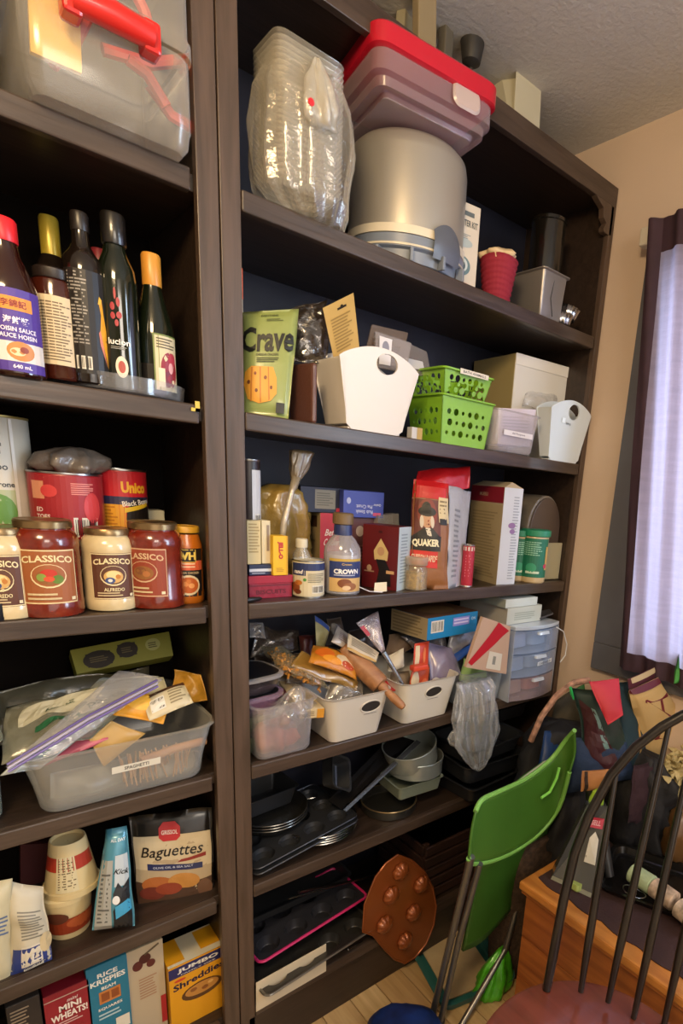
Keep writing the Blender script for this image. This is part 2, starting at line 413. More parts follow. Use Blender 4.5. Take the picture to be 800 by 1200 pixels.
# window: dark casing, white sash, panes
GREYT = C('56565a', .45, var=.08)
wt = bpy.data.objects.new('window_1', None); COL.objects.link(wt); wt['kind'] = 'structure'; wt['label'] = 'window in dark grey casing behind the purple curtain'
def wpart(name, mb, **k): return build(name, mb, wt, **k)
co = .105
for nm, b in (('casing_side', (y1w-.005, y1w+co, z0w-.0, z1w+co)), ('casing_side', (y0w-co, y0w+.005, z0w, z1w+co)), ('casing_bottom', (y0w-co, y1w+co, z0w-.09, z0w)), ('casing_top', (y0w, y1w, z1w-.005, z1w+co))):
    mb = MB(GREYT); mb.box(WX-.024, WX, *b); wpart(nm, mb, bevel=.003)
SASH = C('e8e8e4', .4)
for a, b, c, d in ((y1w-.035, y1w, z0w, z1w), (y0w, y0w+.035, z0w, z1w), (y0w, y1w, z0w, z0w+.035), (y0w, y1w, z1w-.035, z1w), (-1.02, -.98, z0w, z1w)):
    mb = MB(SASH); mb.box(WX+.015, WX+.09, a, b, c, d); wpart('sash', mb, bevel=.002)
for a, b in ((y1w-.035, -.98), (-1.02, y0w+.035)):
    mb = MB(C('f0f4f6', .02, film=.03)); mb.box(WX+.05, WX+.053, b, a, z0w+.035, z1w-.035); wpart('pane', mb)
# autumn hedge seen through the gap beside the curtain
mb = MB(C('d9a52a', .8, var=.5, vscale=9)); rg = random.Random(4)
for i in range(500):
    c = Vector((2.2+rg.uniform(-.2, .2), rg.uniform(-1.6, 2.2), rg.uniform(0, 1.9))); a = Vector((rg.gauss(0, 1), rg.gauss(0, 1), rg.gauss(0, 1))).normalized()*.07; b = a.cross(Vector((rg.gauss(0, 1), rg.gauss(0, 1), 1))).normalized()*.05
    mb.add([c-a, c+b, c+a, c-b], [(0, 1, 2, 3)])
o = build('hedge', mb); tag(o, 'yellow autumn hedge outside the window', 'hedge', kind='stuff')
# curtain: dark purple hem round a thin lavender cloth
cx = WX-.055
def cpt(a, z):    # a = 0 at left edge, metres along the window
    left = -.165-.10*((2.235-z)/1.2)
    return Vector((cx+.010*math.sin(a*70+z*2)+.004*math.sin(a*160+z*7)-.012, left-a, z))
cur = thing('curtain', 'sheer lavender window curtain with dark purple hem hanging at the right wall', 'curtain', (0, 0, 0))
LAV = C('b2a9c0', .9, trans=.6, bump=.8, bscale=30, var=.16, vscale=9, stretch=(1, 1.2, 9)); HEM = C('36202c', .8, var=.2, vscale=20)
mb = MB(LAV); mb.grid(lambda s, t: cpt(.035+s*.80, 1.055+t*1.10), 110, 30); build('cloth', mb, cur, smooth='all')
for s0, s1, t0, t1 in ((0, .035, 1.0, 2.238), (.035, .835, 1.0, 1.055), (.035, .835, 2.155, 2.238)):
    mb = MB(HEM); mb.grid(lambda s, t: cpt(s0+(s1-s0)*s, t0+(t1-t0)*t), max(3, int((s1-s0)*130)), 26 if t1-t0 > .5 else 3); build('hem', mb, cur, smooth='all')
rod = thing('curtain_rod', 'pale curtain rod end and bracket above the window', 'curtain rod', (cx+.012, -.165, 2.215))
mb = MB(C('cfc6b4', .4)); mb.tube([(0, .02, 0), (0, -1.6, 0)], .008, 10); build('rod', mb, rod, smooth=True)
mb = MB(C('cfc6b4', .4)); mb.box(-.016, .016, -.0, .035, -.03, .016); build('finial', mb, rod, bevel=.006)
mb = MB(C('8d8578', .4)); mb.box(.016, .059, .0, .02, -.012, .006); build('bracket', mb, rod, bevel=.002)

# ================================================================== bookcases
def bookcase(name, label, x0, x1, stL, stR, back):
    t = thing(name, label, 'bookcase', ((x0+x1)/2, .17, 0)); ox = (x0+x1)/2
    def bp(nm, b, m=ESPRESSO, bev=.0015):
        mb = MB(m); mb.box(b[0]-ox, b[1]-ox, b[2]-.17, b[3]-.17, b[4], b[5]); return build(nm, mb, t, bevel=bev)
    top = 2.378
    bp('side_panel', (x0, x0+.02, .018, DEP, 0, top-.01)); bp('side_panel', (x1-.02, x1, .018, DEP, 0, top-.01))
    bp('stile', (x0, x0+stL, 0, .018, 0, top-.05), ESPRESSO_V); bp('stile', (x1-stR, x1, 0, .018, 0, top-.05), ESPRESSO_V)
    bp('back_panel', (x0+.02, x1-.02, DEP, DEP+.012, .1, top-.01), back, 0)
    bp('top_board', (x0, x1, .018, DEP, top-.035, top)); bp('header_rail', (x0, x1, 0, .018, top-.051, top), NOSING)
    bp('kickboard', (x0+.02, x1-.02, 0, .018, 0, SG-TH))
    for z in (SA, SB, SCZ, SD, SE, SG):
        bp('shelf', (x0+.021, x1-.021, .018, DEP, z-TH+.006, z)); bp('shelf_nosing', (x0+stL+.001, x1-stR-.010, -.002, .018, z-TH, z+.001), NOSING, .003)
    return t
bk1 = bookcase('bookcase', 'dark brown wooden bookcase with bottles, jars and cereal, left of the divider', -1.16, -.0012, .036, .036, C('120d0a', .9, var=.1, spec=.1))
bk2 = bookcase('bookcase', 'dark brown wooden bookcase with baking supplies and pans, against the right wall', .0012, W, .036, .022, NAVY)
for z in (SA,):
    pass
# scalloped bracket under the header at the right end
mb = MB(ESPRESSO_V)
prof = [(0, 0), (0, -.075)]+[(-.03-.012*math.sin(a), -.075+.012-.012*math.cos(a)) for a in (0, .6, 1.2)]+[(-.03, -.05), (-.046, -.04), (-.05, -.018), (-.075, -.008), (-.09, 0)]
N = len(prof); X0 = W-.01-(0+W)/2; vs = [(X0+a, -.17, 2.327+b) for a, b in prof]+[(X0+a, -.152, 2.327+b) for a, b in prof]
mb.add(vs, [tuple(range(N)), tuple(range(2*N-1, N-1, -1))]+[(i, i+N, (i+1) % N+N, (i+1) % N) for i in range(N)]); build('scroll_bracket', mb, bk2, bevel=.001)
mb = MB(C('c9b24a', .6)); mb.box(-.004, .004, -.001, .0, 0, .018); mb.box(-.011, .004, -.001, .0, 0, .006)
tp = P(231, 468, -.004); tag(build('masking_tape', mb, loc=(tp.x, -.0035, SB-.012)), 'scrap of yellow tape on the shelf edge right of the bottles', 'tape')
# ================================================================== LEFT BAY
# --- top shelf: clear two-tier carrier with red clamp handle
y = -.045; xl = P(28, 78, y).x; xr = P(229, 164, y).x; w = xr-xl; h = .30
MILKY2 = C('d8d2c8', .2, film=.2)
cr = thing('craft_carrier', 'large clear two-tier storage carrier with red clamp handle, top left', 'storage box', ((xl+xr)/2, y+.13, SA))
mb = MB(MILKY2)
mb.rrect([(.012, .002), (.004, .012), (.002, .03), (0, .034), (0, .125), (.002, .128)], w, .26, .025, cap=False); mb.rrect([(.02, .001), (.012, .002)], w, .26, .025)
build('lower_tray', mb, cr, smooth=True)
mb = MB(MILKY2); mb.rrect([(-.004, .130), (-.004, .15), (0, .153), (0, .27), (-.004, .275), (-.002, .30), (.01, .305)], w, .26, .025, cap=False); build('upper_tray', mb, cr, smooth=True)
rd = C('c8241f', .3, coat=.3)
mb = MB(rd); a = P(84, -4, y-.02)-cr.location; b = P(178, 44, y-.02)-cr.location
mb.tube([a, a*.5+b*.5+Vector((0, -.004, 0)), b], [.016, .018, .016], 12)
build('handle', mb, cr, smooth=True)
for q in (a, b):
    mb = MB(rd); mb.box(q.x-.012, q.x+.012, q.y-.006, q.y+.03, q.z-.02, q.z+.02); build('handle_mount', mb, cr, bevel=.005)
# contents
o = slab('paper_pad', 'yellow paper pad inside the clear carrier', 'paper', [(36, 60, y+.03), (96, 86, y+.03), (92, -40, y+.03), (30, -60, y+.03)], .01, C('d8a93c', .7))
for k, (u0, v0, u1, v1) in enumerate(((60, 75, 105, 10), (150, 70, 195, 125), (175, 100, 225, 150), (160, -5, 180, 55), (120, 58, 225, 70))):
    a = P(u0, v0, y+.05+.012*k); b = P(u1, v1, y+.05+.012*k)
    mb = MB(C('c84a38', .5)); m_ = (a+b)/2; mb.tube([a-m_, Vector((0, .0, .012))*(1 if k % 2 else -1), b-m_], .009, 8)
    tag(build('cookie_cutter', mb, smooth=True, loc=m_), ('red bar slanting at the left of the clear carrier contents', 'red bar low in the right half of the clear carrier', 'red bar at the bottom right corner inside the clear carrier', 'red bar beside the red handle inside the clear carrier', 'long red bar crossing the middle of the clear carrier')[k], 'cookie cutter', 'red cookie cutters inside the clear carrier')

# --- bottle shelf on a turntable
ttc = (X(140, .10, SB), .10)
tt = thing('turntable', 'clear plastic lazy susan under the dark sauce bottles', 'turntable', (ttc[0], ttc[1], SB))
mb = MB(CLEAR); mb.lathe([(.095, .001), (.105, .004), (.108, .03), (.105, .03), (.102, .008), (.09, .007)], 40); build('rim_tray', mb, tt, smooth=True)
mb = MB(C('3a3431', .3)); mb.lathe([(.07, .0005), (.07, .003)], 24); build('base', mb, tt)
def bottle(name, label, u, vT, wpx, y, zb, prof, glass, capm, capz, shapes=None, lab=(0, 1), a0=0, span=2.2, cat='bottle', group=None, cap_r=None, lname='printed_label', seg=28, capname='cap'):
    x, h = stand(u, vT, y, zb); r = rpx(wpx, x, y, zb+h*.3)
    t = thing(name, label, cat, (x, y, zb), group=group)
    mb = MB(glass); mb.lathe([(max(.0005, a*r), b*h) for a, b in prof], seg); build('glass' if cat == 'bottle' else 'body', mb, t, smooth=True)
    rt = (cap_r or prof[-1][0])*r
    mb = MB(capm); mb.lathe([(rt*1.08, capz*h), (rt*1.12, capz*h+.002), (rt*1.12, h*.985), (rt*.98, h)], seg); build(capname, mb, t, smooth=True)
    if shapes:
        rl = max(a for a, b in prof if lab[0]-.1 <= b <= lab[1]+.1)*r
        decal(shapes, cyl_fn(rl, lab[0]*h, lab[1]*h, facing(x, y)+a0, span), rl*span, (lab[1]-lab[0])*h, t, lname, curved=True)
    return t
darkglass = C('17100c', .12, coat=.6); greenglass = C('10160c', .1, coat=.6)
std = [(.9, 0), (1, .015), (1, .60), (.96, .66), (.7, .74), (.42, .80), (.38, .86), (.38, .93)]
bottle('sauce_bottle', 'hoisin sauce bottle with bright red cap and purple label, leftmost on the bottle shelf', 20, 255, 60, .02, SB,
       [(.9, 0), (1, .02), (1, .54), (.92, .6), (.7, .7), (.5, .78), (.44, .84), (.44, .9)], C('2a0f0a', .12, coat=.6), C('d8232a', .35), .855,
       [('r', 0, 0, 1, 1, '4d3591'), ('r', 0, .12, 1, .36, 'd9d2cc'), ('e', .55, .25, .22, .12, 'c3803f'), ('e', .50, .24, .12, .05, 'e8c9a0'), ('e', .6, .27, .07, .04, '8c3a1c'), ('r', .2, .74, .8, .9, 'd98a2c'),
        ('t', .5, .82, .09, '李錦記', '8a2a1a'), ('t', .52, .62, .09, '海鮮醬', 'efe8f5'), ('t', .52, .51, .055, 'HOISIN SAUCE', 'efe8f5', {'w': .62}), ('t', .52, .43, .055, 'SAUCE HOISIN', 'efe8f5', {'w': .62}), ('t', .55, .06, .05, '640 mL', 'efe8f5', {})], (.03, .55), .12, 2.0)
bottle('sauce_bottle', 'tall squat brown sauce bottle with dense cream ingredients label, second on the bottle shelf', 73, 316, 45, .045, SB+.008,
       [(.92, 0), (1, .02), (1, .80), (.9, .88), (.6, .92), (.5, .94)], C('3b150c', .15, coat=.5), C('241a16', .4), .90,
       [('r', 0, 0, 1, 1, 'cbb894'), ('r', .86, 0, 1, 1, '8f8f2e'), ('l', .08, .05, .82, .92, 20, '6a5740')], (.13, .74), .0, 2.0, cap_r=.75)
bottle('wine_vinegar_bottle', 'dark bottle with gold foil neck standing behind the brown sauce', 75, 254, 40, .20, SB, std, darkglass, C('a8912f', .3, metal=.3), .74, cap_r=.42)
bottle('vinegar_bottle', 'tall dark vinegar bottle with dense label and yellow pepper picture', 108, 249, 42, .035, SB+.008,
       [(.92, 0), (1, .01), (1, .66), (.93, .73), (.6, .78), (.42, .82), (.38, .9)], darkglass, C('1d1714', .35), .895,
       [('r', 0, 0, 1, 1, '15100e'), ('l', .1, .28, .5, .98, 22, '8f8a84'), ('b', .18, .04, .5, .17),
        ('p', [(.72, .72), (.80, .74), (.83, .60), (.92, .35), (.93, .18), (.88, .08), (.78, .28), (.72, .45), (.76, .6)], 'dc9a1e'), ('p', [(.68, .42), (.72, .45), (.84, .10), (.70, .3)], 'c8785a'), ('p', [(.70, .70), (.74, .78), (.80, .75), (.77, .71)], 'e8b030')], (.06, .66), .1, 2.3)
bottle('vinegar_bottle', 'tall dark green bottle with red leaf sprig and white round seal', 145, 251, 40, .03, SB+.008,
       [(.92, 0), (1, .01), (1, .62), (.93, .70), (.62, .78), (.5, .83), (.46, .9)], greenglass, C('14110f', .3, coat=.4), .83,
       [('e', .40, .62, .06, .035, 'a02a34'), ('e', .55, .66, .05, .04, 'a02a34'), ('e', .40, .54, .06, .03, 'a02a34'), ('e', .56, .55, .07, .03, 'a02a34'), ('e', .48, .73, .03, .05, 'a02a34'), ('e', .49, .48, .05, .03, 'a02a34'),
        ('t', .52, .32, .055, 'lucion', 'e8e6e0', {}), ('l', .3, .25, .8, .28, 2, '8a8a84'), ('e', .55, .1, .16, .095, 'ddd2bc'), ('e', .55, .1, .09, .055, 'a8453a')], (.06, .72), -.1, 1.9, cap_r=.55)
bottle('sauce_bottle', 'small dark bottle with orange gold foil cap and red floral label, right end of bottles', 185, 298, 42, .05, SB+.008,
       [(.9, 0), (1, .015), (1, .42), (.9, .52), (.6, .68), (.46, .76), (.42, .84)], greenglass, C('c98a34', .35), .78,
       [('r', .0, 0, .3, .45, '181410'), ('r', .32, 0, 1, 1, '6d7a3a'), ('r', .36, .0, .98, .97, 'cfc19c'), ('e', .72, .38, .24, .32, '8e1f2b'), ('e', .62, .22, .16, .16, '702030'), ('e', .8, .58, .12, .12, 'a83040'), ('e', .75, .42, .07, .1, 'd8a0a0'), ('l', .4, .74, .9, .94, 4, '5a5038'), ('r', .42, .06, .58, .4, 'd8d0b4')], (.04, .44), .25, 2.0)
bottle('wine_vinegar_bottle', 'dark bottle with red neck band half hidden behind the tall vinegar bottles', 128, 292, 36, .215, SB, std, darkglass, C('8c2a30', .4), .8)
bottle('wine_vinegar_bottle', 'dark bottle with small gold cap hidden behind the small foil-capped bottle', 160, 330, 36, .19, SB, std, darkglass, C('a87840', .3, metal=.5), .85)

# --- jar shelf
def can(name, label, u, vT, wpx, y, zb, body, shapes, a0=0, span=2.6, cat='can', rim=STEEL, group=None, h=None):
    x, hh = stand(u, vT, y, zb); h = h or hh; r = rpx(wpx, x, y, zb+h*.5)
    t = thing(name, label, cat, (x, y, zb), group=group)
    mb = MB(body); mb.lathe([(r*.98, .003), (r, .005), (r, h-.005), (r*.98, h-.003)], 32); build('wall', mb, t, smooth=True)
    mb = MB(rim); mb.lathe([(r*.985, h-.004), (r*1.012, h-.003), (r*1.012, h), (r*.96, h), (r*.95, h-.004), (.001, h-.004)], 32, cap=False); build('top_rim', mb, t, smooth=True)
    mb = MB(rim); mb.lathe([(r*.96, 0), (r*1.012, .0005), (r*1.012, .0035), (r*.99, .004)], 32); build('bottom_rim', mb, t, smooth=True)
    if shapes: decal(shapes, cyl_fn(r, .006, h-.006, facing(x, y)+a0, span), r*span, h-.012, t, curved=True)
    return t, x, r, h
RED = 'b8222a'
t, xT, rT, hT = can('tall_tin', 'very tall white tin with food photos and magenta foot, behind the jars at far left', 4, 485, 84, .22, SCZ, C('c9c3b4', .4),
    [('l', .4, .80, .62, .92, 3, '6a6458'), ('t', .5, .74, .05, 'Jumbo', '4a4a48', {}), ('t', .5, .65, .03, 'Minestrone', '4a4a48', {}), ('r', .22, .36, .66, .62, 'a9b08a'), ('e', .5, .5, .16, .10, '5f8a3a'), ('r', .22, .1, .66, .34, 'bfae5c'), ('e', .5, .22, .17, .11, 'd9c878'), ('r', .68, 0, 1, .12, 'b83a5c'), ('r', .66, .1, .69, 1, 'd9d6cf')], .1, 2.8, cat='tin', rim=C('a08a4a', .4, metal=.5))
def cl_jar(name, label, u, vT, wpx, y, body, lab, shapes, a0=0, lw=1.5, capm=None, lid_label=None, prof=None, labz=(.16, .72)):
    x, h = stand(u, vT, y, SCZ); r = rpx(wpx, x, y, SCZ+h*.4); t = thing(name, label, 'jar', (x, y, SCZ))
    prof = prof or [(.86, 0), (.97, .02), (1, .06), (1, .16), (.985, .17), (.985, .72), (1, .735), (.99, .80), (.90, .875), (.80, .905), (.80, .93)]
    mb = MB(body); mb.lathe([(a*r, b*h) for a, b in prof], 36); build('glass', mb, t, smooth=True)
    mb = MB(capm or C('8b7350', .3, metal=.8)); mb.lathe([(r*.82, h*.92), (r*.84, h*.925), (r*.84, h*.985), (r*.80, h), (r*.76, h), (r*.75, h*.995), (.001, h*.995)], 36, cap=False); build('lid', mb, t, smooth=True)
    decal(shapes, cyl_fn(r*.99, labz[0]*h, labz[1]*h, facing(x, y)+a0, lw), r*lw, (labz[1]-labz[0])*h, t, curved=True)
    return t
def classico(bg, word2, pic, clip=0, fg='e0cfa0'):
    s = [('r', 0, 0, 1, 1, bg), ('r', .01, .01, .99, .03, fg), ('r', .01, .97, .99, .99, fg), ('r', 0, .01, .015, .99, fg), ('r', .985, .01, 1, .99, fg),
         ('t', .5, .84, .125, 'CLASSICO', fg, {'w': .88, 'b': .03, 'arc': .05}),
         ('e', .5, .52, .30, .22, fg), ('e', .5, .53, .28, .20, bg), ('e', .5, .50, .22, .14, 'c9a05c' if pic == 'pot' else '8a5a2c')]
    if pic == 'veg': s += [('e', .5, .57, .14, .08, 'b8301f'), ('e', .64, .46, .10, .08, '5c7a2a'), ('e', .38, .50, .08, .07, '7d9440'), ('e', .5, .47, .09, .05, 'c84a28')]
    elif pic == 'pot': s += [('e', .5, .54, .16, .09, 'e3c78c'), ('e', .42, .42, .11, .07, '3a4a7a'), ('e', .42, .42, .05, .035, 'd8d2c4'), ('e', .60, .50, .06, .05, 'b8742c')]
    else: s += [('e', .45, .54, .12, .08, '7a4a2c'), ('e', .57, .48, .08, .06, 'a86a3a')]
    s += [('t', .5, .22, .075, word2, fg, {'w': .46})] if word2 else []
    s += [('l', .12, .06, .78, .17 if word2 else .22, 2, 'c9b48a'), ('r', .86, .06, .94, .12, 'd8cba8')]
    return s
cream = C('cdb98e', .22, coat=.6, var=.08, vscale=40); tomato = C('6a2012', .2, coat=.6, var=.3, vscale=60)
cl_jar('pasta_sauce_jar', 'cream alfredo jar with brown label cut by the left edge of the photo', 9, 616, 62, .045, cream, None, classico('5a3524', 'ALFREDO', 'pot'), -.1, 1.35)
cl_jar('pasta_sauce_jar', 'red pasta sauce jar with orange vegetable label, left of the cream alfredo jar', 61, 608, 66, .04, tomato, None, classico('98582f', '', 'veg'), .02, 1.7)
cl_jar('pasta_sauce_jar', 'cream alfredo jar with brown label between the two red sauce jars', 132, 618, 54, .055, cream, None, classico('5a3524', 'ALFREDO', 'pot'), .12, 1.6)
cl_jar('pasta_sauce_jar', 'red pasta sauce jar with dark red label turned left, beside the curry jar', 184, 611, 60, .05, tomato, None, classico('8a3a24', '', 'dark', fg='c9a884'), -.40, 1.6)
cl_jar('curry_sauce_jar', 'small orange sauce jar with mustard yellow lid and black label', 220, 616, 36, .07, C('b86418', .25, coat=.5), None,
       [('r', 0, 0, 1, .62, '1d1614'), ('r', 0, .62, 1, .84, 'd9613c'), ('r', 0, .84, 1, 1.12, '2a1c10'), ('r', .28, .80, .76, 1.10, 'd9b84a'), ('r', .31, .82, .73, 1.08, '1c1612'), ('t', .52, .95, .18, 'VH', 'e6c860', {'b': .05}), ('l', .15, .66, .85, .8, 2, 'e8c8a8'), ('t', .5, .56, .05, 'BUTTER CHICKEN', 'c9b48a', {'w': .7}), ('e', .5, .27, .36, .24, 'd8c8a4'), ('e', .5, .27, .30, .19, 'b85a1c'), ('e', .42, .3, .08, .06, 'd88a4a'), ('e', .58, .26, .09, .06, 'dd9a5a'), ('e', .5, .36, .07, .05, 'c8742c')], .1, 1.9, capm=C('c9962a', .4), prof=[(.9, 0), (1, .03), (1, .16), (.98, .18), (.98, .66), (1, .68), (.98, .76), (.84, .86), (.8, .9)], labz=(.10, .66))
t, x1, r1, h1 = can('bean_can', 'small can with red script band and olive photo, under the large tomato can', 98, 630, 62, .17, SCZ, C('b9a88a', .4),
    [('r', 0, 0, 1, 1, 'c9b88a'), ('r', 0, .55, 1, 1, 'a8202a'), ('t', .5, .72, .16, 'coco', 'e8dfc8', {'it': .3}), ('e', .5, .25, .4, .22, '6a7034'), ('e', .36, .3, .1, .08, '8f9050'), ('e', .6, .22, .12, .09, '4a5428')], 0, 2.4)
zt = SCZ+h1
t, x2, r2, h2 = can('tomato_can', 'large red diced tomatoes can with barcode, stacked above the jars', 83, 553, 72, .16, zt, C('8e1c22', .35),
    [('r', 0, 0, 1, 1, '961d25'), ('r', .06, .62, .24, .9, 'cf8a6a'), ('t', .16, .45, .07, 'ED', 'e8d8d0', {}), ('t', .20, .34, .07, 'TOES', 'e8d8d0', {}), ('l', .55, .7, .85, .9, 6, 'd88a80'), ('l', .08, .1, .4, .24, 4, 'd88a80'), ('b', .55, .02, .86, .34), ('e', .8, .5, .12, .25, 'c43a3a'), ('e', .3, .75, .1, .1, 'c43a3a')], .0, 2.3)
t, x3, r3, h3 = can('bean_can', 'small plain can under the black bean can behind the jars', 146, 632, 50, .20, SCZ, C('8a2a28', .4), [('r', .2, .2, .8, .7, 'c9b88a')], 0, 2.2)
can('bean_can', 'black bean can with red, navy and yellow label, stacked above the jars', 145, 549, 54, .20, SCZ+h3, C('b8202a', .35),
    [('r', 0, 0, 1, 1, 'b81e28'), ('r', 0, .0, .52, .56, 'd99a2a'), ('r', 0, .52, 1, .64, '2c2a4a'), ('e', .78, .30, .26, .33, '1c1614'), ('t', .68, .78, .17, 'Unico', 'e0a82a', {'b': .05, 'w': .42}), ('t', .72, .56, .08, 'Black Beans', 'e6e0d8', {'w': .5, 'rot': 8}), ('p', [(.5, .40), (.95, .50), (.95, .56), (.5, .47)], 'd9b42a'), ('e', .62, .12, .09, .09, 'c8503a'), ('l', .06, .2, .4, .5, 6, 'b8741c')], .1, 2.4)
xb = X(82, .16, zt+h2)
sack('flour_bag', 'crumpled clear plastic bag of grey bread on top of the tomato can', 'bag', (xb, .165, zt+h2), [(0, .045, .04, 0, 0), (.012, .058, .045, 0, 0), (.03, .055, .04, .004, 0), (.042, .03, .025, .01, 0), (.046, .01, .01, .012, 0)], C('6d6258', .35, coat=.3, bump=.6), seed=3, amp=.3)
xw = X(182, .24, SCZ); mb = MB(C('b0aa90', .5)); hw = Zv(597, xw, .24)-SCZ; mb.box(-.022, .022, -.02, .02, 0, hw)
o = build('spice_box', mb, loc=(xw, .24, SCZ), bevel=.003); tag(o, 'plain pale box behind the red sauce jar', 'box')
x = X(0, .005, SCZ); hh = Zv(668, x, .005)-SCZ; mb = MB(C('17161a', .4)); mb.lathe([(.012, 0), (.014, .006), (.014, .03), (.009, .036), (.009, .05), (.007, hh)], 16)
tag(build('spice_grinder', mb, smooth=True, loc=(x-.004, .012, SCZ)), 'black grinder at the left edge in front of the cream jar', 'grinder')

# --- spaghetti bin shelf
def tapered_bin(name, label, zb, uL, uR, vTL, y, yb, mat, tpx=12, lip=.006, parent_label=None, rad=.03, cat='bin'):
    xl = X(uL, y, zb); xr = X(uR, y, zb); h = Zv(vTL, xl, y)-zb; w = xr-xl; d = yb-y; tp = tpx
    t = thing(name, label, cat, ((xl+xr)/2, (y+yb)/2, zb))
    mb = MB(mat); mb.rrect([(.012, .001), (.004, .004), (0, .012), (-tp*.25, h*.4), (-tp, h-.004), (-tp-lip, h-.002), (-tp-lip, h), (-tp+.002, h), (-tp*.25+.002, h*.4), (.003, .014), (.01, .005)], w, d, rad, cap=False)
    mb.rrect([(.012, .001), (.0121, .005)], w, d, rad); build('shell', mb, t, smooth=True)
    return t, w, d, h, xl, xr
t, w, d, h, xl, xr = tapered_bin('clear_bin', 'clear plastic bin with white SPAGHETTI label, stuffed with noodle packets', SD, 50, 240, 886, .012, .31, C('d2d2cc', .2, film=.16), .022)
mb0 = [('r', 0, 0, 1, 1, 'ddd8c8'), ('t', .5, .5, .5, 'SPAGHETTI', '2c2a28', {'w': .5})]
q = .016; fw = lambda s, tt, l: (-.03+.085*s, -d/2-.006-l-.004*tt, h*.47+.016*tt)
decal(mb0, fw, .085, .016, t, off=.002)
# left neighbour
t2, *_ = tapered_bin('clear_bin', 'corner of a second clear bin cut off at the left edge', SD, -170, 6, 905, .03, .30, C('a9b3a4', .2, film=.3), .008)
packet('noodle_packet', 'zip bag of pale noodles with green and white labels lying across the bin', 'packet', [(4, 905, .0), (48, 900, .02), (186, 793, .12), (120, 792, .16)], .03, C('c9ccc0', .25, film=.55, bump=.5),
       [('r', .35, .1, .75, .2, '2f6a48'), ('r', .3, .3, .9, .8, 'cfc9b4'), ('r', .35, .45, .9, .55, '2f6a48'), ('t', .6, .68, .08, 'pasta', '5a6a4a', {'rot': 50}), ('l', .4, .2, .85, .28, 2, '7a8a70')], crk=.006, seed=4)
packet('film_bag', 'wide clear bag of pale packets slumped over the left of the spaghetti bin', 'bag', [(0, 898, .03), (110, 862, .03), (176, 796, .12), (4, 832, .18)], .05, C('a8a894', .2, film=.45, bump=.7), [('r', .3, .3, .6, .42, '2f6a48'), ('r', .15, .5, .7, .8, 'c4c0a8'), ('t', .45, .65, .1, 'pasta', '4a5a40', {'rot': 10})], seed=17, crk=.012)
packet('zip_bag', 'large clear zip bag with purple zip strip over the spaghetti bin', 'bag', [(2, 903, -.01), (66, 884, -.005), (192, 795, .05), (140, 785, .11)], .02, C('cfd0d8', .1, film=.25, bump=.8), crk=.008, seed=8)
a, b = P(8, 896, -.018), P(184, 797, .04)
for k, cc in enumerate(('5a4a8a', 'a8a0b8', '6a5a9a')):
    mb = MB(C(cc, .3)); off = Vector((.0, -.002*k, -.006*k)); m_ = (a+b)/2; mb.tube([a-m_+off, off+Vector((0, 0, .006)), b-m_+off], .0022, 6)
    o = build('zip_strip' if k else 'zip_slider', mb, smooth=True, loc=m_); tag(o, ('violet zip strip, uppermost of three across the zip bag', 'pale grey zip strip between the two violet ones', 'light violet zip strip, lowest of three across the zip bag')[k], 'zip', 'zip strips of the large clear bag')
packet('noodle_packet', 'green and white noodle packet on top of the heap, nearest the green box', 'packet', [(50, 862, .10), (90, 880, .06), (170, 812, .14), (128, 795, .18)], .025, C('c4c9b0', .35, var=.15),
       [('r', .05, .05, .35, .95, '35604a'), ('t', .6, .6, .12, 'Rice', '35503a', {'rot': 0}), ('l', .4, .2, .95, .5, 4, '6a7a5a')], seed=2)
packet('pasta_bag', 'bright yellow pasta packet lying at the right of the heap', 'packet', [(132, 838, .05), (190, 850, .03), (200, 818, .06), (150, 812, .09)], .035, C('d9961c', .35, bump=.4), [('e', .4, .5, .3, .3, 'e8b040')], seed=5, crk=.006)
packet('pasta_bag', 'cream packet with barcode beside the yellow packet', 'packet', [(175, 845, .02), (228, 822, .03), (214, 800, .07), (168, 818, .06)], .02, C('c9bb98', .4, var=.1), [('b', .1, .2, .4, .7), ('l', .5, .2, .9, .8, 5, '8a7a5a'), ('r', .0, .85, 1, 1, '5a3a24')], seed=6, crk=.004)
packet('pasta_bag', 'upright yellow and brown crumpled packet in the right corner of the spaghetti bin', 'packet', [(196, 832, .10), (238, 826, .08), (236, 790, .10), (206, 782, .13)], .03, C('b8862a', .35, bump=.6, var=.35, vscale=20), seed=9, crk=.01)
packet('sauce_packet', 'green and white herb packet behind the yellow packet', 'packet', [(150, 818, .12), (196, 812, .12), (190, 795, .14), (152, 800, .15)], .02, C('c3bfa0', .4, var=.15), [('e', .5, .5, .25, .3, '6f7f3a'), ('r', .0, .1, .2, .9, 'b0423a')], seed=11)
packet('pasta_bag', 'pink and red packet under the zip bag', 'packet', [(32, 905, .03), (125, 868, .03), (120, 850, .07), (36, 888, .08)], .02, C('b8586a', .35, var=.2), seed=12, crk=.005)
packet('dry_pasta_bag', 'tan pasta packet poking down inside the clear spaghetti bin', 'packet', [(103, 868, .035), (122, 898, .035), (170, 860, .04), (130, 845, .05)], .02, C('b8924e', .4, var=.15), seed=13, crk=.004)
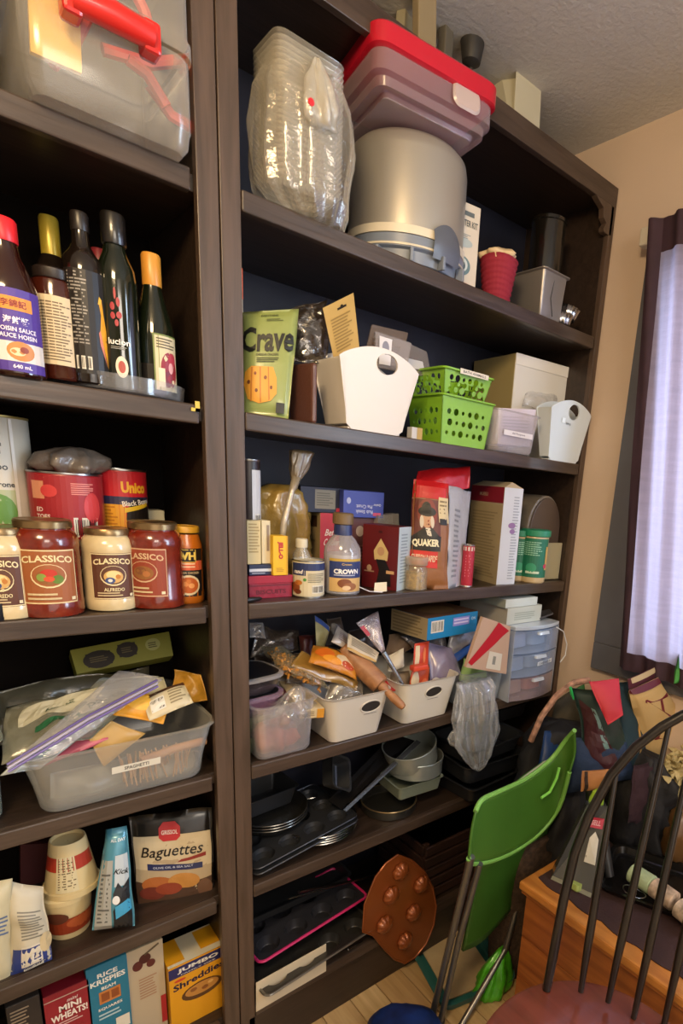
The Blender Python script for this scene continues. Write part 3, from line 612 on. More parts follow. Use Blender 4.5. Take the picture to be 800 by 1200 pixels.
# bundles of spaghetti inside
sp = thing('spaghetti_bundle', 'bundle of straw-coloured spaghetti seen through the bin wall', 'pasta', (xl+.20, .045, SD+.01))
mb = MB(C('c99a68', .5)); rg = random.Random(5)
for i in range(40):
    xx = rg.uniform(-.06, .06); mb.tube([(xx, rg.uniform(-.02, .03), .0), (xx+rg.uniform(-.01, .01), rg.uniform(-.02, .03), .055)], .0016, 5)
tag(build('strands', mb, sp), None, kind='stuff')
a, b = P(165, 892, .03), P(240, 868, .05); mb = MB(C('c99468', .5)); m_ = (a+b)/2; mb.tube([a-m_, Vector((0, 0, .004)), b-m_], .009, 10)
tag(build('breadstick_packet', mb, smooth=True, loc=m_), 'long thin tan packet lying inside the spaghetti bin', 'packet')
packet('noodle_packet', 'milky packet filling the right half of the spaghetti bin', 'packet', [(160, 930, .06), (235, 905, .06), (238, 880, .09), (170, 885, .08)], .04, C('a89c88', .3, var=.2), seed=14, crk=.006)
packet('noodle_packet', 'grey packet filling the left half of the spaghetti bin', 'packet', [(58, 952, .07), (150, 925, .07), (150, 885, .10), (60, 905, .09)], .05, C('8a8a80', .3, var=.2), seed=15, crk=.006)
slab('gift_box', 'olive green box with two black windows leaning at the back of the spaghetti shelf', 'box', [(90, 790, .25), (203, 768, .25), (198, 740, .28), (82, 762, .28)], .05, C('8a8a34', .5, var=.08),
     [('e', .24, .42, .155, .36, '2c2622'), ('r', .12, .15, .36, .7, '2c2622'), ('e', .53, .58, .11, .32, '2c2622'), ('r', .44, .32, .62, .84, '2c2622'), ('e', .8, .6, .08, .25, 'a8a86a'), ('l', .15, .3, .33, .55, 3, '6a6040'), ('l', .47, .45, .6, .7, 3, '6a6040'), ('l', .75, .45, .86, .7, 3, '4a4624')])
packet('bread_bag', 'large grey translucent bag slumped behind the noodle packets', 'bag', [(0, 872, .22), (170, 830, .22), (172, 783, .26), (0, 806, .26)], .06, C('6f6a56', .3, film=.75, bump=.6), seed=16, crk=.012)

# --- baking shelf (tubs, coffee, baguettes)
def tub(name, label, u, vb, vt, wt, wb, y, zb, up, shapes, a0=0):
    x = X(u, y, zb); h = Zv(vt, x, y)-zb; rt, rb = rpx(wt, x, y, zb+h), rpx(wb, x, y, zb)
    t = thing(name, label, 'tub', (x, y, zb)); m = C('cdb98a', .45)
    if up: prof = [(rb*.96, 0), (rb, .003), (rt, h-.012), (rt*1.06, h-.012), (rt*1.06, h-.002), (rt, h)]
    else: prof = [(rb*1.08, 0), (rb*1.08, .012), (rb, .013), (rt, h-.003), (rt*.97, h), (rt*.9, h), (rt*.88, h-.008), (.001, h-.008)]
    mb = MB(m); mb.lathe(prof, 32, cap=up); build('wall', mb, t, smooth=True)
    f = lambda tt: rb+(rt-rb)*tt
    decal(shapes, cyl_fn(f, .015, h-.014, facing(x, y)+a0, 2.6), (rt+rb)/2*2.6, h-.03, t, curved=True, off=.0022)
    return h, x
h4, x4 = tub('margarine_tub', 'upright cream tub with brown picture band, under the upturned tub', 82, 1098, 1040, 50, 40, .10, SE, True, [('r', 0, 0, 1, .55, '8a3418'), ('e', .75, .35, .3, .2, 'a8522a'), ('e', .3, .6, .2, .2, '5a3020')])
tub('margarine_tub', 'upturned cream and red tub balanced on the lower tub', 85, 1050, 981, 36, 52, .10, SE+h4, False, [('r', 0, .52, 1, .86, 'a03220'), ('r', .3, .02, .62, .88, 'c9bd98'), ('l', .33, .08, .6, .82, 12, '6a5a40')], -.1)
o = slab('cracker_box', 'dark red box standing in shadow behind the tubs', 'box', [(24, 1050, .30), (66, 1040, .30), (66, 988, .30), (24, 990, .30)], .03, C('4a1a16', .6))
# coffee bag
x = X(136, .08, SE); hh = Zv(965, x, .08)-SE
cb = packet('coffee_bag', 'teal and silver foil coffee bag with black mountain print', 'bag', [(108, 1090, .03), (158, 1085, .01), (148, 968, .06), (124, 972, .07)], .05, C('4c8ba0', .3, metal=.2, coat=.2),
       [('r', .05, .0, .45, .72, '9fa09a'), ('l', .1, .08, .4, .6, 12, '5a5a58'), ('p', [(.5, 0), (.95, 0), (.95, .25), (.75, .36), (.5, .22)], '15181c'), ('r', .52, .46, .95, .76, 'b8c2c8'), ('p', [(.5, .4), (.62, .5), (.75, .44), (.95, .52), (.95, .3), (.5, .3)], '23262a'), ('p', [(.55, .12), (.95, .2), (.95, .33), (.55, .26)], '3f9ac4'), ('e', .58, .33, .1, .045, 'dfe0e0'), ('t', .72, .6, .05, 'Kick', '1a1c20', {'it': .3, 'rot': -10}), ('t', .6, .9, .03, 'ALL DAY', 'dfe8ea', {})], seed=21, crk=.003, tp=.35)
packet('baguette_bag', 'black bag of toasted bread slices with white Baguettes label', 'bag', [(160, 1062, .10), (252, 1054, .045), (248, 946, .085), (150, 957, .14)], .035, C('1c1814', .3, coat=.3),
       [('r', .03, .0, .97, .78, 'b09c7c'), ('r', .03, .42, .97, .78, 'c9b896'), ('p', [(.03, 0), (.97, 0), (.97, .3), (.5, .22), (.03, .3)], '4a3222'), ('e', .30, .26, .2, .09, 'a8602c'), ('e', .22, .16, .16, .08, '6a2a1c'), ('e', .62, .28, .2, .09, 'b8803c'), ('e', .42, .2, .16, .07, '8a3a20'), ('e', .88, .18, .10, .1, '6a4a34'),
        ('p', [(.18, .42), (.86, .40), (.86, .46), (.18, .49)], '262c58'), ('t', .5, .445, .022, 'OLIVE OIL & SEA SALT', 'b8bcc8', {'w': .5}), ('t', .47, .60, .15, 'Baguettes', '1c1612', {'w': .74, 'it': .25, 'b': .01}), ('p', [(.55, .49), (.9, .52), (.9, .56), (.6, .52)], '8a2a20'),
        ('p', [(.34, .76), (.39, .72), (.55, .72), (.60, .76), (.60, .86), (.54, .92), (.40, .92), (.34, .86)], 'b8282c'), ('t', .47, .81, .045, 'GRISSOL', 'ead8cc', {'w': .2})], seed=23, crk=.003, tp=.3)
packet('flour_bag', 'white folded paper flour bag with blue base leaning at the front left', 'bag', [(10, 1148, .03), (60, 1125, .02), (50, 1040, .05), (8, 1030, .06)], .05, C('c4bba4', .5, var=.08),
       [('r', 0, 0, 1, .3, '2c3c7c'), ('r', .3, .08, .8, .32, 'd0c8b4'), ('b', .34, .02, .8, .22), ('l', .3, .38, .9, .75, 10, '7a7466'), ('e', .9, .3, .15, .12, 'c9b48a')], seed=25, crk=.006)
packet('flour_bag', 'cream paper bag cut off by the left edge beside the blue-based flour bag', 'bag', [(-40, 1160, .02), (12, 1150, .03), (14, 1030, .05), (-40, 1035, .05)], .05, C('c9bd98', .5, var=.1), [('l', .5, .5, .9, .7, 5, '5a6a8a')], seed=26, crk=.006)

# --- cereal boxes on the bottom shelf
def cereal(name, label, uC, uR, vT, vlow, body, front, left=(), yaw=0, y=.03, uL=None, top=(), d=.05, hh=.27):
    c = P(uC, vT, y); zt = c.z; x0 = c.x; x1 = P(uR, vlow, y).x if vlow else None
    ca, sa = math.cos(R(yaw)), math.sin(R(yaw)); w = abs(solve(c, Vector((ca, sa, 0)), 0, uR)); h = zt-SG
    ctr = Vector((x0, y, SG))+Vector((ca, sa, 0))*w/2+Vector((-sa, ca, 0))*d/2
    mb = MB(body); mb.box(-w/2, w/2, -d/2, d/2, 0, h)
    o = build(name, mb, loc=ctr, rot=(0, 0, R(yaw)), bevel=.002); tag(o, label, 'cereal box')
    decal(front, face_fn(w, d, h, 'front'), w, h, o, 'printed_front', off=.001)
    if top: decal(top, face_fn(w, d, h, 'top'), w, d, o, 'printed_top', off=.001)
    return o
cereal('cereal_box', 'yellow JUMBO Shreddies box with navy band, nearest the divider', 197, 264, 1137, None, C('c98f14', .45),
       [('r', 0, 0, 1, 1, 'd9981a'), ('r', 0, .82, 1, .98, '27285a'), ('t', .5, .905, .075, 'JUMBO', 'e0dcd0', {'w': .72, 'b': .04}), ('t', .5, .845, .018, 'FAMILY SIZE', 'c8c4b8', {'w': .6}), ('t', .5, .70, .10, 'Shreddies', '1c1a3a', {'w': .9, 'b': .03, 'rot': 6, 'it': .1}), ('e', .18, .77, .1, .02, 'c8402a'), ('e', .55, .48, .36, .13, '5a3a1c'), ('e', .55, .5, .3, .09, 'b8803a'), ('e', .4, .52, .06, .03, '8a5426'), ('e', .6, .48, .06, .03, '8a5426'), ('e', .7, .53, .05, .025, 'd8a860')],
       top=[('r', 0, 0, 1, 1, 'd8ceb4'), ('r', .0, .1, .3, 1, 'd9981a'), ('r', .6, .2, .95, .95, 'e0a01c'), ('r', .95, 0, 1, 1, '27285a')], y=.05, d=.09)
mb = MB(C('c9c0a4', .6)); cz = P(230, 1112, .07)
cereal('cereal_box', 'cream recipe box with brown berry print between two cereal boxes', 146, 190, 1118, None, C('9a8a70', .6),
       [('r', 0, 0, 1, 1, 'b5a488'), ('e', .3, .82, .14, .05, '5a2420'), ('e', .5, .87, .16, .05, '4a1c1a'), ('e', .65, .80, .12, .04, '5a2420'), ('p', [(.5, .9), (.9, .96), (.88, .98), (.48, .92)], '5a4a34'), ('l', .3, .45, .8, .68, 8, 'a07a5c'), ('r', .85, .1, 1, .4, 'a82a2c')], y=.07, d=.05)
cereal('cereal_box', 'teal Rice Krispies squares box left of the cream recipe box', 100, 148, 1138, None, C('206a80', .45),
       [('r', 0, 0, 1, 1, '1f6f8a'), ('t', .5, .90, .045, 'RICE', 'e6e2d4', {'w': .5, 'b': .03}), ('t', .5, .84, .05, 'KRISPIES', 'e6e2d4', {'w': .86, 'b': .03}), ('t', .5, .77, .03, 'BEAM', 'e6e2d4', {}), ('r', .25, .62, .78, .74, 'b8743a'), ('r', .3, .64, .5, .72, '8a4a24'), ('r', .55, .64, .74, .72, '8a4a24'), ('t', .5, .57, .03, 'SQUARES', 'e6e2d4', {'w': .6}), ('l', .2, .46, .8, .53, 2, 'a8c4c8'), ('r', .6, .3, .95, .42, 'd8d2c0')], y=.06, d=.05)
cereal('cereal_box', 'dark red Mini-Wheats box, leftmost readable cereal box', 50, 103, 1170, None, C('7a1722', .45),
       [('r', 0, 0, 1, 1, '8a1a26'), ('r', 0, .93, 1, .94, 'b8a090'), ('t', .6, .88, .03, 'mini', 'd8c8c0', {'it': .3}), ('t', .55, .82, .06, 'MINI', 'e6ddd0', {'w': .5, 'b': .03}), ('t', .52, .74, .07, 'WHEATS!', 'e6ddd0', {'w': .82, 'b': .03}), ('l', .2, .64, .8, .69, 2, 'c8a8a0')], y=.06, d=.05)
cereal('cereal_box', 'dark brown packet half in shadow left of the red cereal box', 6, 46, 1182, None, C('2c241e', .6), [('l', .1, .7, .7, .95, 8, '8a7a64')], y=.06, d=.05)
# ================================================================== RIGHT BAY
# --- on the bookcase top
TOPZ = 2.379
mb = MB(C('b9b39c', .7)); p = Vector((X(600, .12, TOPZ), .12, TOPZ)); hh = Zv(48, p.x, .12)-TOPZ
mb.add([(-.05, -.05, 0), (.05, -.05, 0), (.05, .05, 0), (-.05, .05, 0), (-.045, -.035, hh*.8), (.05, -.035, hh*.9), (.05, .035, hh*.9), (-.045, .035, hh*.8), (-.01, 0, hh), (.05, 0, hh)],
       [(3, 2, 1, 0), (0, 1, 5, 4), (1, 2, 6, 9, 5), (2, 3, 7, 6), (3, 0, 4, 8, 7), (4, 5, 9, 8), (7, 8, 9, 6)])
t = tag(build('paper_bag', mb, loc=p, bevel=.002), 'pale folded paper bag standing on top of the bookcase', 'bag')
mb = MB(C('dcd6c0', .6)); mb.lathe([(.014, 0), (.018, .006), (.016, .05), (.006, .06)], 14, c=(.045, -.03, hh*.72)); build('rolled_flap', mb, t, smooth=True)
p = Vector((X(548, .10, TOPZ), .10, TOPZ)); zt = Zv(18, p.x, .1)-TOPZ
t = thing('vase', 'small dark round vase on a thin stem on top of the bookcase', 'vase', p)
mb = MB(C('2e2b28', .5)); mb.lathe([(.001, zt*.45), (.022, zt*.52), (.030, zt*.75), (.024, zt*.93), (.006, zt)], 20); build('bowl', mb, t, smooth=True)
mb = MB(C('2e2b28', .5)); mb.lathe([(.03, 0), (.03, .006), (.005, .01), (.005, zt*.5)], 16); build('stem', mb, t, smooth=True)
for k, (u, cc, wd_) in enumerate(((497, '8a7a5c', .05), (518, '5c564a', .03), (470, '9a9278', .05))):
    p = Vector((X(u, .08+.04*k, TOPZ), .08+.04*k, TOPZ)); mb = MB(C(cc, .7)); mb.box(-wd_/2, wd_/2, -.012, .012, 0, .28)
    tag(build('paper_roll' if k else 'folder', mb, loc=p, rot=(0, R(4*k-4), R(12*k)), bevel=.003), ('tan folder standing on the bookcase top behind the red lid', 'dark thin binder standing right of the tan folder on the bookcase top', 'olive grey board standing leftmost on the bookcase top')[k], 'folder')

# --- shelf a: bag of takeout containers
def ztop(zb, v, u, y): return Zv(v, X(u, y, zb), y)
xb = X(348, .035, SA); zt = Zv(62, xb, .03)-SA
mb = MB(C('ece4d0', .12, film=.20)); mb.rrect([(.014, 0), (.004, .012), (0, .016), (-.001, .018)], .135, .115, .02, cap=False)
tk = tag(build('takeout_container', mb, smooth=True, loc=(xb, .03, SA+.005+zt*.10)), 'clear plastic takeout container nested in the tall stack inside the knotted plastic bag', 'container', 'takeout containers nested inside the clear bag')
for k in range(1, 24):
    c_ = tk.copy(); COL.objects.link(c_); c_.location.z = SA+.005+zt*.10+zt*.80*k/24
xs = .135/2
sack('plastic_bag', 'clear crinkled bag with a red tag pulled round the stacked containers', 'bag', (xb+.01, .03, SA), [(-.012, .03, .02, .02, 0), (.0, .070, .055, .01, 0), (.03, .092, .07, .0, 0), (zt*.45, .097, .078, 0, 0), (zt*.7, .09, .078, 0, 0), (zt*.82, .075, .07, .0, 0), (zt*.84, .06, .055, .01, -.01)], C('efe4cc', .08, film=.08, bump=.8, bscale=60), seed=5, amp=.11, folds=13, sub=8, seg=90, zf=7)
kn = P(378, 110, -.04); t2 = sack('bag_knot', 'gathered knot of clear film at the top right of the container bag', 'bag', (kn.x, -.035, kn.z-.05), [(0, .028, .02, 0, 0), (.03, .03, .022, -.004, 0), (.06, .024, .018, -.006, 0), (.09, .012, .01, -.008, 0), (.1, .006, .005, -.008, 0)], C('dcd4c0', .1, film=.4, bump=1.0, bscale=60), seed=9, amp=.35, folds=5, sub=4)
mb = MB(C('c4202a', .4)); mb.lathe([(.0, 0), (.006, .0005), (.006, .0025), (.0, .003)], 12); rt = P(364, 120, -.066); tag(build('sticker', mb, loc=rt, rot=(R(90), 0, 0)), 'small red round sticker on the container bag', 'sticker')

# cake carrier (upturned grey dome on a blue-grey ring base)
yc = .145; xc = (X(396, yc, SA)+X(527, yc, SA))/2+.01; r = (X(527, yc, SA+.1)-X(399, yc, SA+.1))/2*.86
cc_ = thing('cake_carrier', 'round grey metal cake carrier with white band and blue-grey clasp base', 'cake carrier', (xc, yc-.01, SA))
GM = C('a8a298', .36, metal=.45, bump=.04, bscale=200); zt = Zv(163, xc-.02, yc-r*.75)-SA
mb = MB(GM); mb.lathe([(r, .075), (r, zt-.035), (r*.97, zt-.015), (r*.88, zt-.003), (r*.7, zt+.003), (.001, zt+.004)], 56, cap=False); build('dome', mb, cc_, smooth=True)
mb = MB(C('d8ceb8', .4)); mb.lathe([(r, .058), (r*1.035, .058), (r*1.035, .075), (r*1.0, .077)], 56, cap=False); build('band', mb, cc_, smooth=True)
BG = C('77808f', .35)
mb = MB(BG); mb.lathe([(r*1.0, .058), (r*1.03, .056), (r*1.03, .032), (r*.97, .028), (r*.95, .005), (r*.9, .001), (.001, .001)], 56, cap=False); build('base', mb, cc_, smooth=True)
mb = MB(C('d0c6b0', .4)); mb.lathe([(r*1.03, .034), (r*1.045, .034), (r*1.045, .038), (r*1.03, .039)], 56, cap=False); build('base_rim', mb, cc_, smooth=True)
for k in range(12):
    a = 2*math.pi*k/12; mb = MB(BG); mb.box(-.004, .004, -.02, .0, 0, .028); build('foot_rib', mb, cc_, loc=(r*.97*math.cos(a), r*.97*math.sin(a), .001), rot=(0, 0, a+R(90)), bevel=.002)
ang = facing(xc, yc)+R(40)
for da, cl in ((0, '5a5f6a'), (R(180), '5a5f6a')):
    mb = MB(C(cl, .3))
    mb.grid(lambda s, t_: ((r*1.06+.006*math.sin(3.1*t_))*math.sin(ang+da+(s-.5)*.55), -(r*1.06+.006*math.sin(3.1*t_))*math.cos(ang+da+(s-.5)*.55), .02+.075*t_*(1-.25*(2*s-1)**2)), 10, 8)
    build('clasp', mb, cc_, smooth='all')
# red lidded tote balanced on the carrier
t = thing('red_lid_tote', 'clear plastic tote with bright red lid resting on top of the cake carrier', 'storage box')
ZT = SA+zt+.006; yw = R(-8); dx, dy = Vector((math.cos(yw), math.sin(yw), 0)), Vector((-math.sin(yw), math.cos(yw), 0))
A = G(448, 108, ZT); wb = abs(solve(A, dx, 0, 560)); wx = wb+.05; wy = .27; hb_ = Zv(47, A.x-.02, A.y-.02)-ZT
t.location = A+dx*wb/2+dy*(wy/2-.025)+Vector((0, 0, hb_)); t.rotation_euler = (0, 0, yw)
PLUM = C('b3a0a8', .2, film=.34)
mb = MB(PLUM); mb.rrect([(.035, -hb_), (.03, -hb_+.008), (.012, -.06), (.010, -.045), (.0, -.04), (.0, 0)], wx, wy, .03, cap=False); mb.rrect([(.035, -hb_), (.035, -hb_+.002)], wx, wy, .03); build('tub', mb, t, smooth=True)
mb = MB(C('b9152a', .3, coat=.3)); mb.rrect([(-.002, -.006), (-.008, -.002), (-.008, .030), (-.002, .036), (.02, .038), (.024, .034), (.03, .034)], wx, wy, .03); build('lid', mb, t, smooth=True)
mb = MB(C('d8c4c0', .3, film=.6)); mb.rrect([(0, 0), (.004, .004)], .07, .05, .018); build('latch', mb, t, rot=(R(82), 0, 0), loc=(wx*.22, -wy/2-.004, -.018), smooth=True)
mb = MB(C('d8c4c0', .3, film=.6)); mb.rrect([(0, 0), (.004, .004)], .07, .05, .018); build('latch', mb, t, rot=(R(-82), 0, 0), loc=(wx*.22, wy/2+.004, -.018), smooth=True)
# starter kit
carton('starter_kit_box', 'white STARTER KIT box with blue scale drawing, right of the cake carrier', 'box', SA, .06, 524, 520, 556, 230, C('cfc6b6', .5), yaw=-8, min_d=.03, front=[('r', .3, .86, .78, .91, '5a6468'), ('t', .52, .78, .07, 'STARTER KIT', '4a5458', {'w': .8}), ('e', .5, .56, .28, .05, 'a8b4b4'), ('l', .3, .6, .7, .66, 3, '8a9494'), ('e', .45, .3, .30, .11, '5f7a80'), ('e', .45, .31, .2, .08, 'c8d0cc'), ('e', .47, .3, .1, .05, '4a5c60'), ('e', .3, .1, .2, .05, 'c9a888'), ('e', .62, .08, .16, .04, 'd8b8a0')])
# red ribbed cloth basket with paper
xr_ = X(582, .045, SA); hh = Zv(305, xr_, .04)-SA; rb_ = rpx(34, xr_, .04, SA)
t = thing('cloth_basket', 'small red quilted basket with crumpled cream paper', 'basket', (xr_, .05, SA))
mb = MB(C('8e1c30', .8)); pr = []
for k in range(26):
    z = hh*k/25; rr_ = rb_*(.86+.42*k/25)+.0025*math.sin(k*2.1)
    pr.append([(rr_*(1+.012*math.cos(24*a))*math.cos(a), rr_*(1+.012*math.cos(24*a))*math.sin(a), z+.003*math.sin(a*2)) for a in [2*math.pi*i/72 for i in range(72)]])
mb.rings(pr, cap=False); mb.lathe([(rb_*.8, .001), (.001, .001)], 24, cap=False); build('weave', mb, t, smooth='all')
sack('paper', '', '', (0, 0, hh*.55), [(0, rb_*.8, rb_*.8, 0, 0), (hh*.35, rb_*1.0, rb_*1.0, 0, 0), (hh*.54, rb_*1.30, rb_*1.25, -.004, 0), (hh*.66, rb_*.9, rb_*.8, .004, 0), (hh*.50, .01, .01, 0, 0)], C('d8bf96', .7), seed=4, amp=.22, folds=6, parent=t)
# loaf tin
mtl = C('9c9691', .35, metal=.6)
t, w, d, h, xl, xr = tapered_bin('loaf_tin', 'grey metal loaf tin with folded rim, end on beside the red basket', SA, 632, 656, 314, .012, .22, mtl, .006, lip=.008, rad=.006, cat='baking tin')
mb = MB(C('2a2826', .5)); mb.tube([(-.004, -d/2-.004, h*.85), (-.010, -d/2-.003, h*.45), (.006, -d/2-.001, .012)], .0012, 5); build('fold_seam', mb, t)
# black tins stacked over
x = X(640, .11, SA+.12); t = thing('black_canister', 'shiny black canister with gold reflection on top of the loaf tin', 'canister', (x-.01, .115, SA+h+.001))
BLK = C('16130f', .18, coat=.6); zz = Zv(262, x, .115)-SA-h
mb = MB(BLK); mb.lathe([(.058, 0), (.062, .004), (.062, .010), (.050, .014), (.050, zz-.01), (.053, zz-.008), (.053, zz), (.001, zz)], 36, cap=False); build('can', mb, t, smooth=True)
x = X(588, .20, SA+.05); t = thing('black_canister', 'black pot standing in the dark behind the red quilted basket', 'canister', (x+.02, .22, SA))
mb = MB(BLK); mb.lathe([(.055, 0), (.062, .004), (.062, .12), (.065, .122), (.065, .135), (.02, .14), (.014, .155), (.001, .156)], 32); build('can', mb, t, smooth=True)
for k, (u, zz0) in enumerate(((652, 0), (660, .028))):
    x = X(u+3, .035, SA); t_ = MB(C('c9cbd0', .2, metal=1)); n = 48
    t_.rings([[((.024+.006*q)*(1+.06*math.cos(12*a))*math.cos(a), (.024+.006*q)*(1+.06*math.cos(12*a))*math.sin(a), zz_) for a in [2*math.pi*i/n for i in range(n)]] for q, zz_ in ((-1.2, 0), (0, .001), (1.2, .034))])
    o = build('fluted_tin', t_, smooth='all', loc=(x, .03+.01*k, SA+zz0+.001), rot=(R(8*k), R(10*k), 0)); tag(o, ('lower fluted silver tartlet tin on the shelf', 'upper fluted silver tartlet tin tilted on the lower one')[k], 'baking tin')

# --- shelf b
carton('spice_box', 'narrow orange and white box edge right beside the divider', 'box', SB, .10, 283, 278, 287, 313, C('cfc4b0', .5), front=[('r', 0, .80, 1, 1, 'd8541c'), ('r', 0, .0, 1, .72, 'd8cbb0')], min_d=.05)
packet('cracker_bag', 'pale green snack bag with black Crave lettering and orange crackers', 'bag', [(284, 487, .06), (338, 491, .02), (350, 362, .055), (283, 366, .10)], .04, C('8f9a58', .32, coat=.3, bump=.25, bscale=30),
       [('t', .5, .92, .018, 'EVERYTHING', '4a5230', {'w': .3}), ('l', .45, .86, .75, .89, 2, '5a6238'), ('t', .49, .70, .24, 'Crave', '161812', {'w': .96, 'b': .03, 'rot': 0}), ('t', .5, .555, .022, 'CHEDDAR CRACKERS', '33381e', {'w': .42}), ('l', .3, .48, .72, .53, 3, '3a4024'),
        ('p', [(.08, .40), (.2, .45), (.62, .44), (.70, .34), (.72, .2), (.6, .13), (.35, .10), (.12, .14), (.05, .28)], 'd9962e'), ('p', [(.2, .44), (.23, .44), (.20, .12), (.17, .12)], 'b8701c'), ('p', [(.36, .44), (.39, .44), (.40, .11), (.37, .11)], 'b8701c'), ('p', [(.52, .44), (.54, .44), (.58, .14), (.55, .13)], 'b8701c'),
        ('e', .15, .3, .03, .02, '6a3416'), ('e', .3, .22, .03, .018, '6a3416'), ('e', .48, .34, .03, .018, '7a3c18'), ('e', .6, .25, .025, .018, '6a3416'), ('e', .28, .38, .025, .015, '7a3c18'), ('r', .72, .03, .9, .12, '2a2a24')], seed=31, crk=.0022, tp=.3, freq=16)
packet('cellophane_bag', 'crinkled dark cellophane bag with gold highlights behind the snack bag', 'bag', [(338, 425, .10), (388, 420, .08), (383, 352, .11), (335, 362, .13)], .05, C('3a2e1c', .12, film=.5, bump=1.0, bscale=50), seed=33, crk=.014, freq=30)
carton('cookie_packet', 'dark red-brown packet standing between snack bag and white bin', 'packet', SB, .01, 366, 338, 372, 424, C('5c3a30', .3, coat=.4, bump=.4), yaw=10, bevel=.006)
slab('header_card', 'tan card tag with slotted hang hole sticking out of the white bin', 'card', [(392, 425, .04), (421, 408, .04), (414, 343, .08), (378, 361, .08)], .0015, C('b89a5c', .7),
     [('r', .42, .83, .72, .87, '241c14'), ('e', .57, .87, .05, .03, '241c14'), ('l', .15, .12, .85, .74, 11, '8f7440')])
for k, (cs, cc, sh, lb) in enumerate((([(425, 425, .06), (470, 428, .06), (478, 390, .09), (436, 380, .09)], '8a7a70', [('l', .1, .2, .9, .8, 5, '6a5a54')], 'brown plastic pack behind the tan card in the white bin'),
        ([(440, 430, .03), (476, 436, .03), (482, 402, .05), (440, 388, .05)], 'a8a2a4', [('r', .1, .1, .45, .9, 'd8d6d8'), ('e', .28, .6, .1, .2, '8a8a98')], 'clear blister pack with white insert, front of the white bin contents'),
        ([(470, 440, .08), (505, 440, .08), (500, 412, .10), (455, 392, .10)], '8c888c', [('r', .3, .2, .8, .5, 'c4c4c8')], 'clear flat case at the right of the white bin contents'))):
    slab('blister_pack', lb, 'packet', cs, .006, C(cc, .15, film=.45), sh)

def handle_bin(name, label, zb, uL, uC, uR, vTop, vLow, y, hole, mat, yaw=0, tp=.025, arch=.35, label_shapes=None, group=None, pr='side', hx=.5):
    """storage bin with arched ends, a round grip hole in the end facing the room"""
    c0 = Vector((X(uC, y, zb), y, zb)); ca, sa = math.cos(R(yaw)), math.sin(R(yaw)); dx, dy = Vector((ca, sa, 0)), Vector((-sa, ca, 0))
    w = abs(solve(c0, dx, 0, uR)); d = abs(solve(c0, dy, 0, uL)); mid = c0+dx*w/2; h = solve(mid, Vector((0, 0, 1)), 1, vTop); hl = solve(c0, Vector((0, 0, 1)), 1, vLow)
    t = thing(name, label, 'bin', c0+dx*w/2+dy*d/2, (0, 0, R(yaw)), group); t2 = .003
    def flare(z): return tp*(z/h)
    n = 22; top = []
    for i in range(n+1):
        s = i/n; xx = (w/2+tp*.9)*(1-2*s); e = math.sin(math.pi*s)**.8; top.append((xx, hl+(h-hl)*e))
    outl = [(-w/2+.012, 0), (w/2-.012, 0), (w/2, .010)]+[(x_, z_) for x_, z_ in top]+[(-w/2, .010)]
    hr = hole; hz = h-hr[1]*1.45; hol = circ((hx-.5)*w, hz, hr[0], hr[1], 22)
    def fr(sg): return lambda x_, z_, l: (x_, sg*(d/2+flare(z_)*.6+l), z_)
    for sg in (-1, 1):
        mb = MB(mat); panel(mb, outl, [hol], fr(sg), t2); build('end_wall', mb, t, bevel=.0008)
    for sg in (-1, 1):
        mb = MB(mat)
        f = lambda yy, z_, l: (sg*(w/2+flare(z_)*.9+l), yy*(1+flare(z_)*.6/(d/2)), z_)
        panel(mb, [(-d/2, .01), (d/2, .01), (d/2, hl), (-d/2, hl)], [], f, t2); build('side_wall', mb, t, bevel=.0008)
    mb = MB(mat); mb.box(-w/2+.004, w/2-.004, -d/2+.002, d/2-.002, .001, .005); build('bottom', mb, t, bevel=.001)
    if label_shapes: decal(label_shapes, lambda s, tt, l: (-w/2+w*s, -d/2-flare(h*tt)*.6-l, h*tt), w, h, t, off=.003)
    return t, w, d, h
BINW = C('d6cec4', .35)
handle_bin('white_bin', 'large white bin with oval grip hole, tall end forward, second shelf', SB, 382, 406, 470, 409, 420, -.0, (.028, .021), BINW, 0, .034, hx=.60)
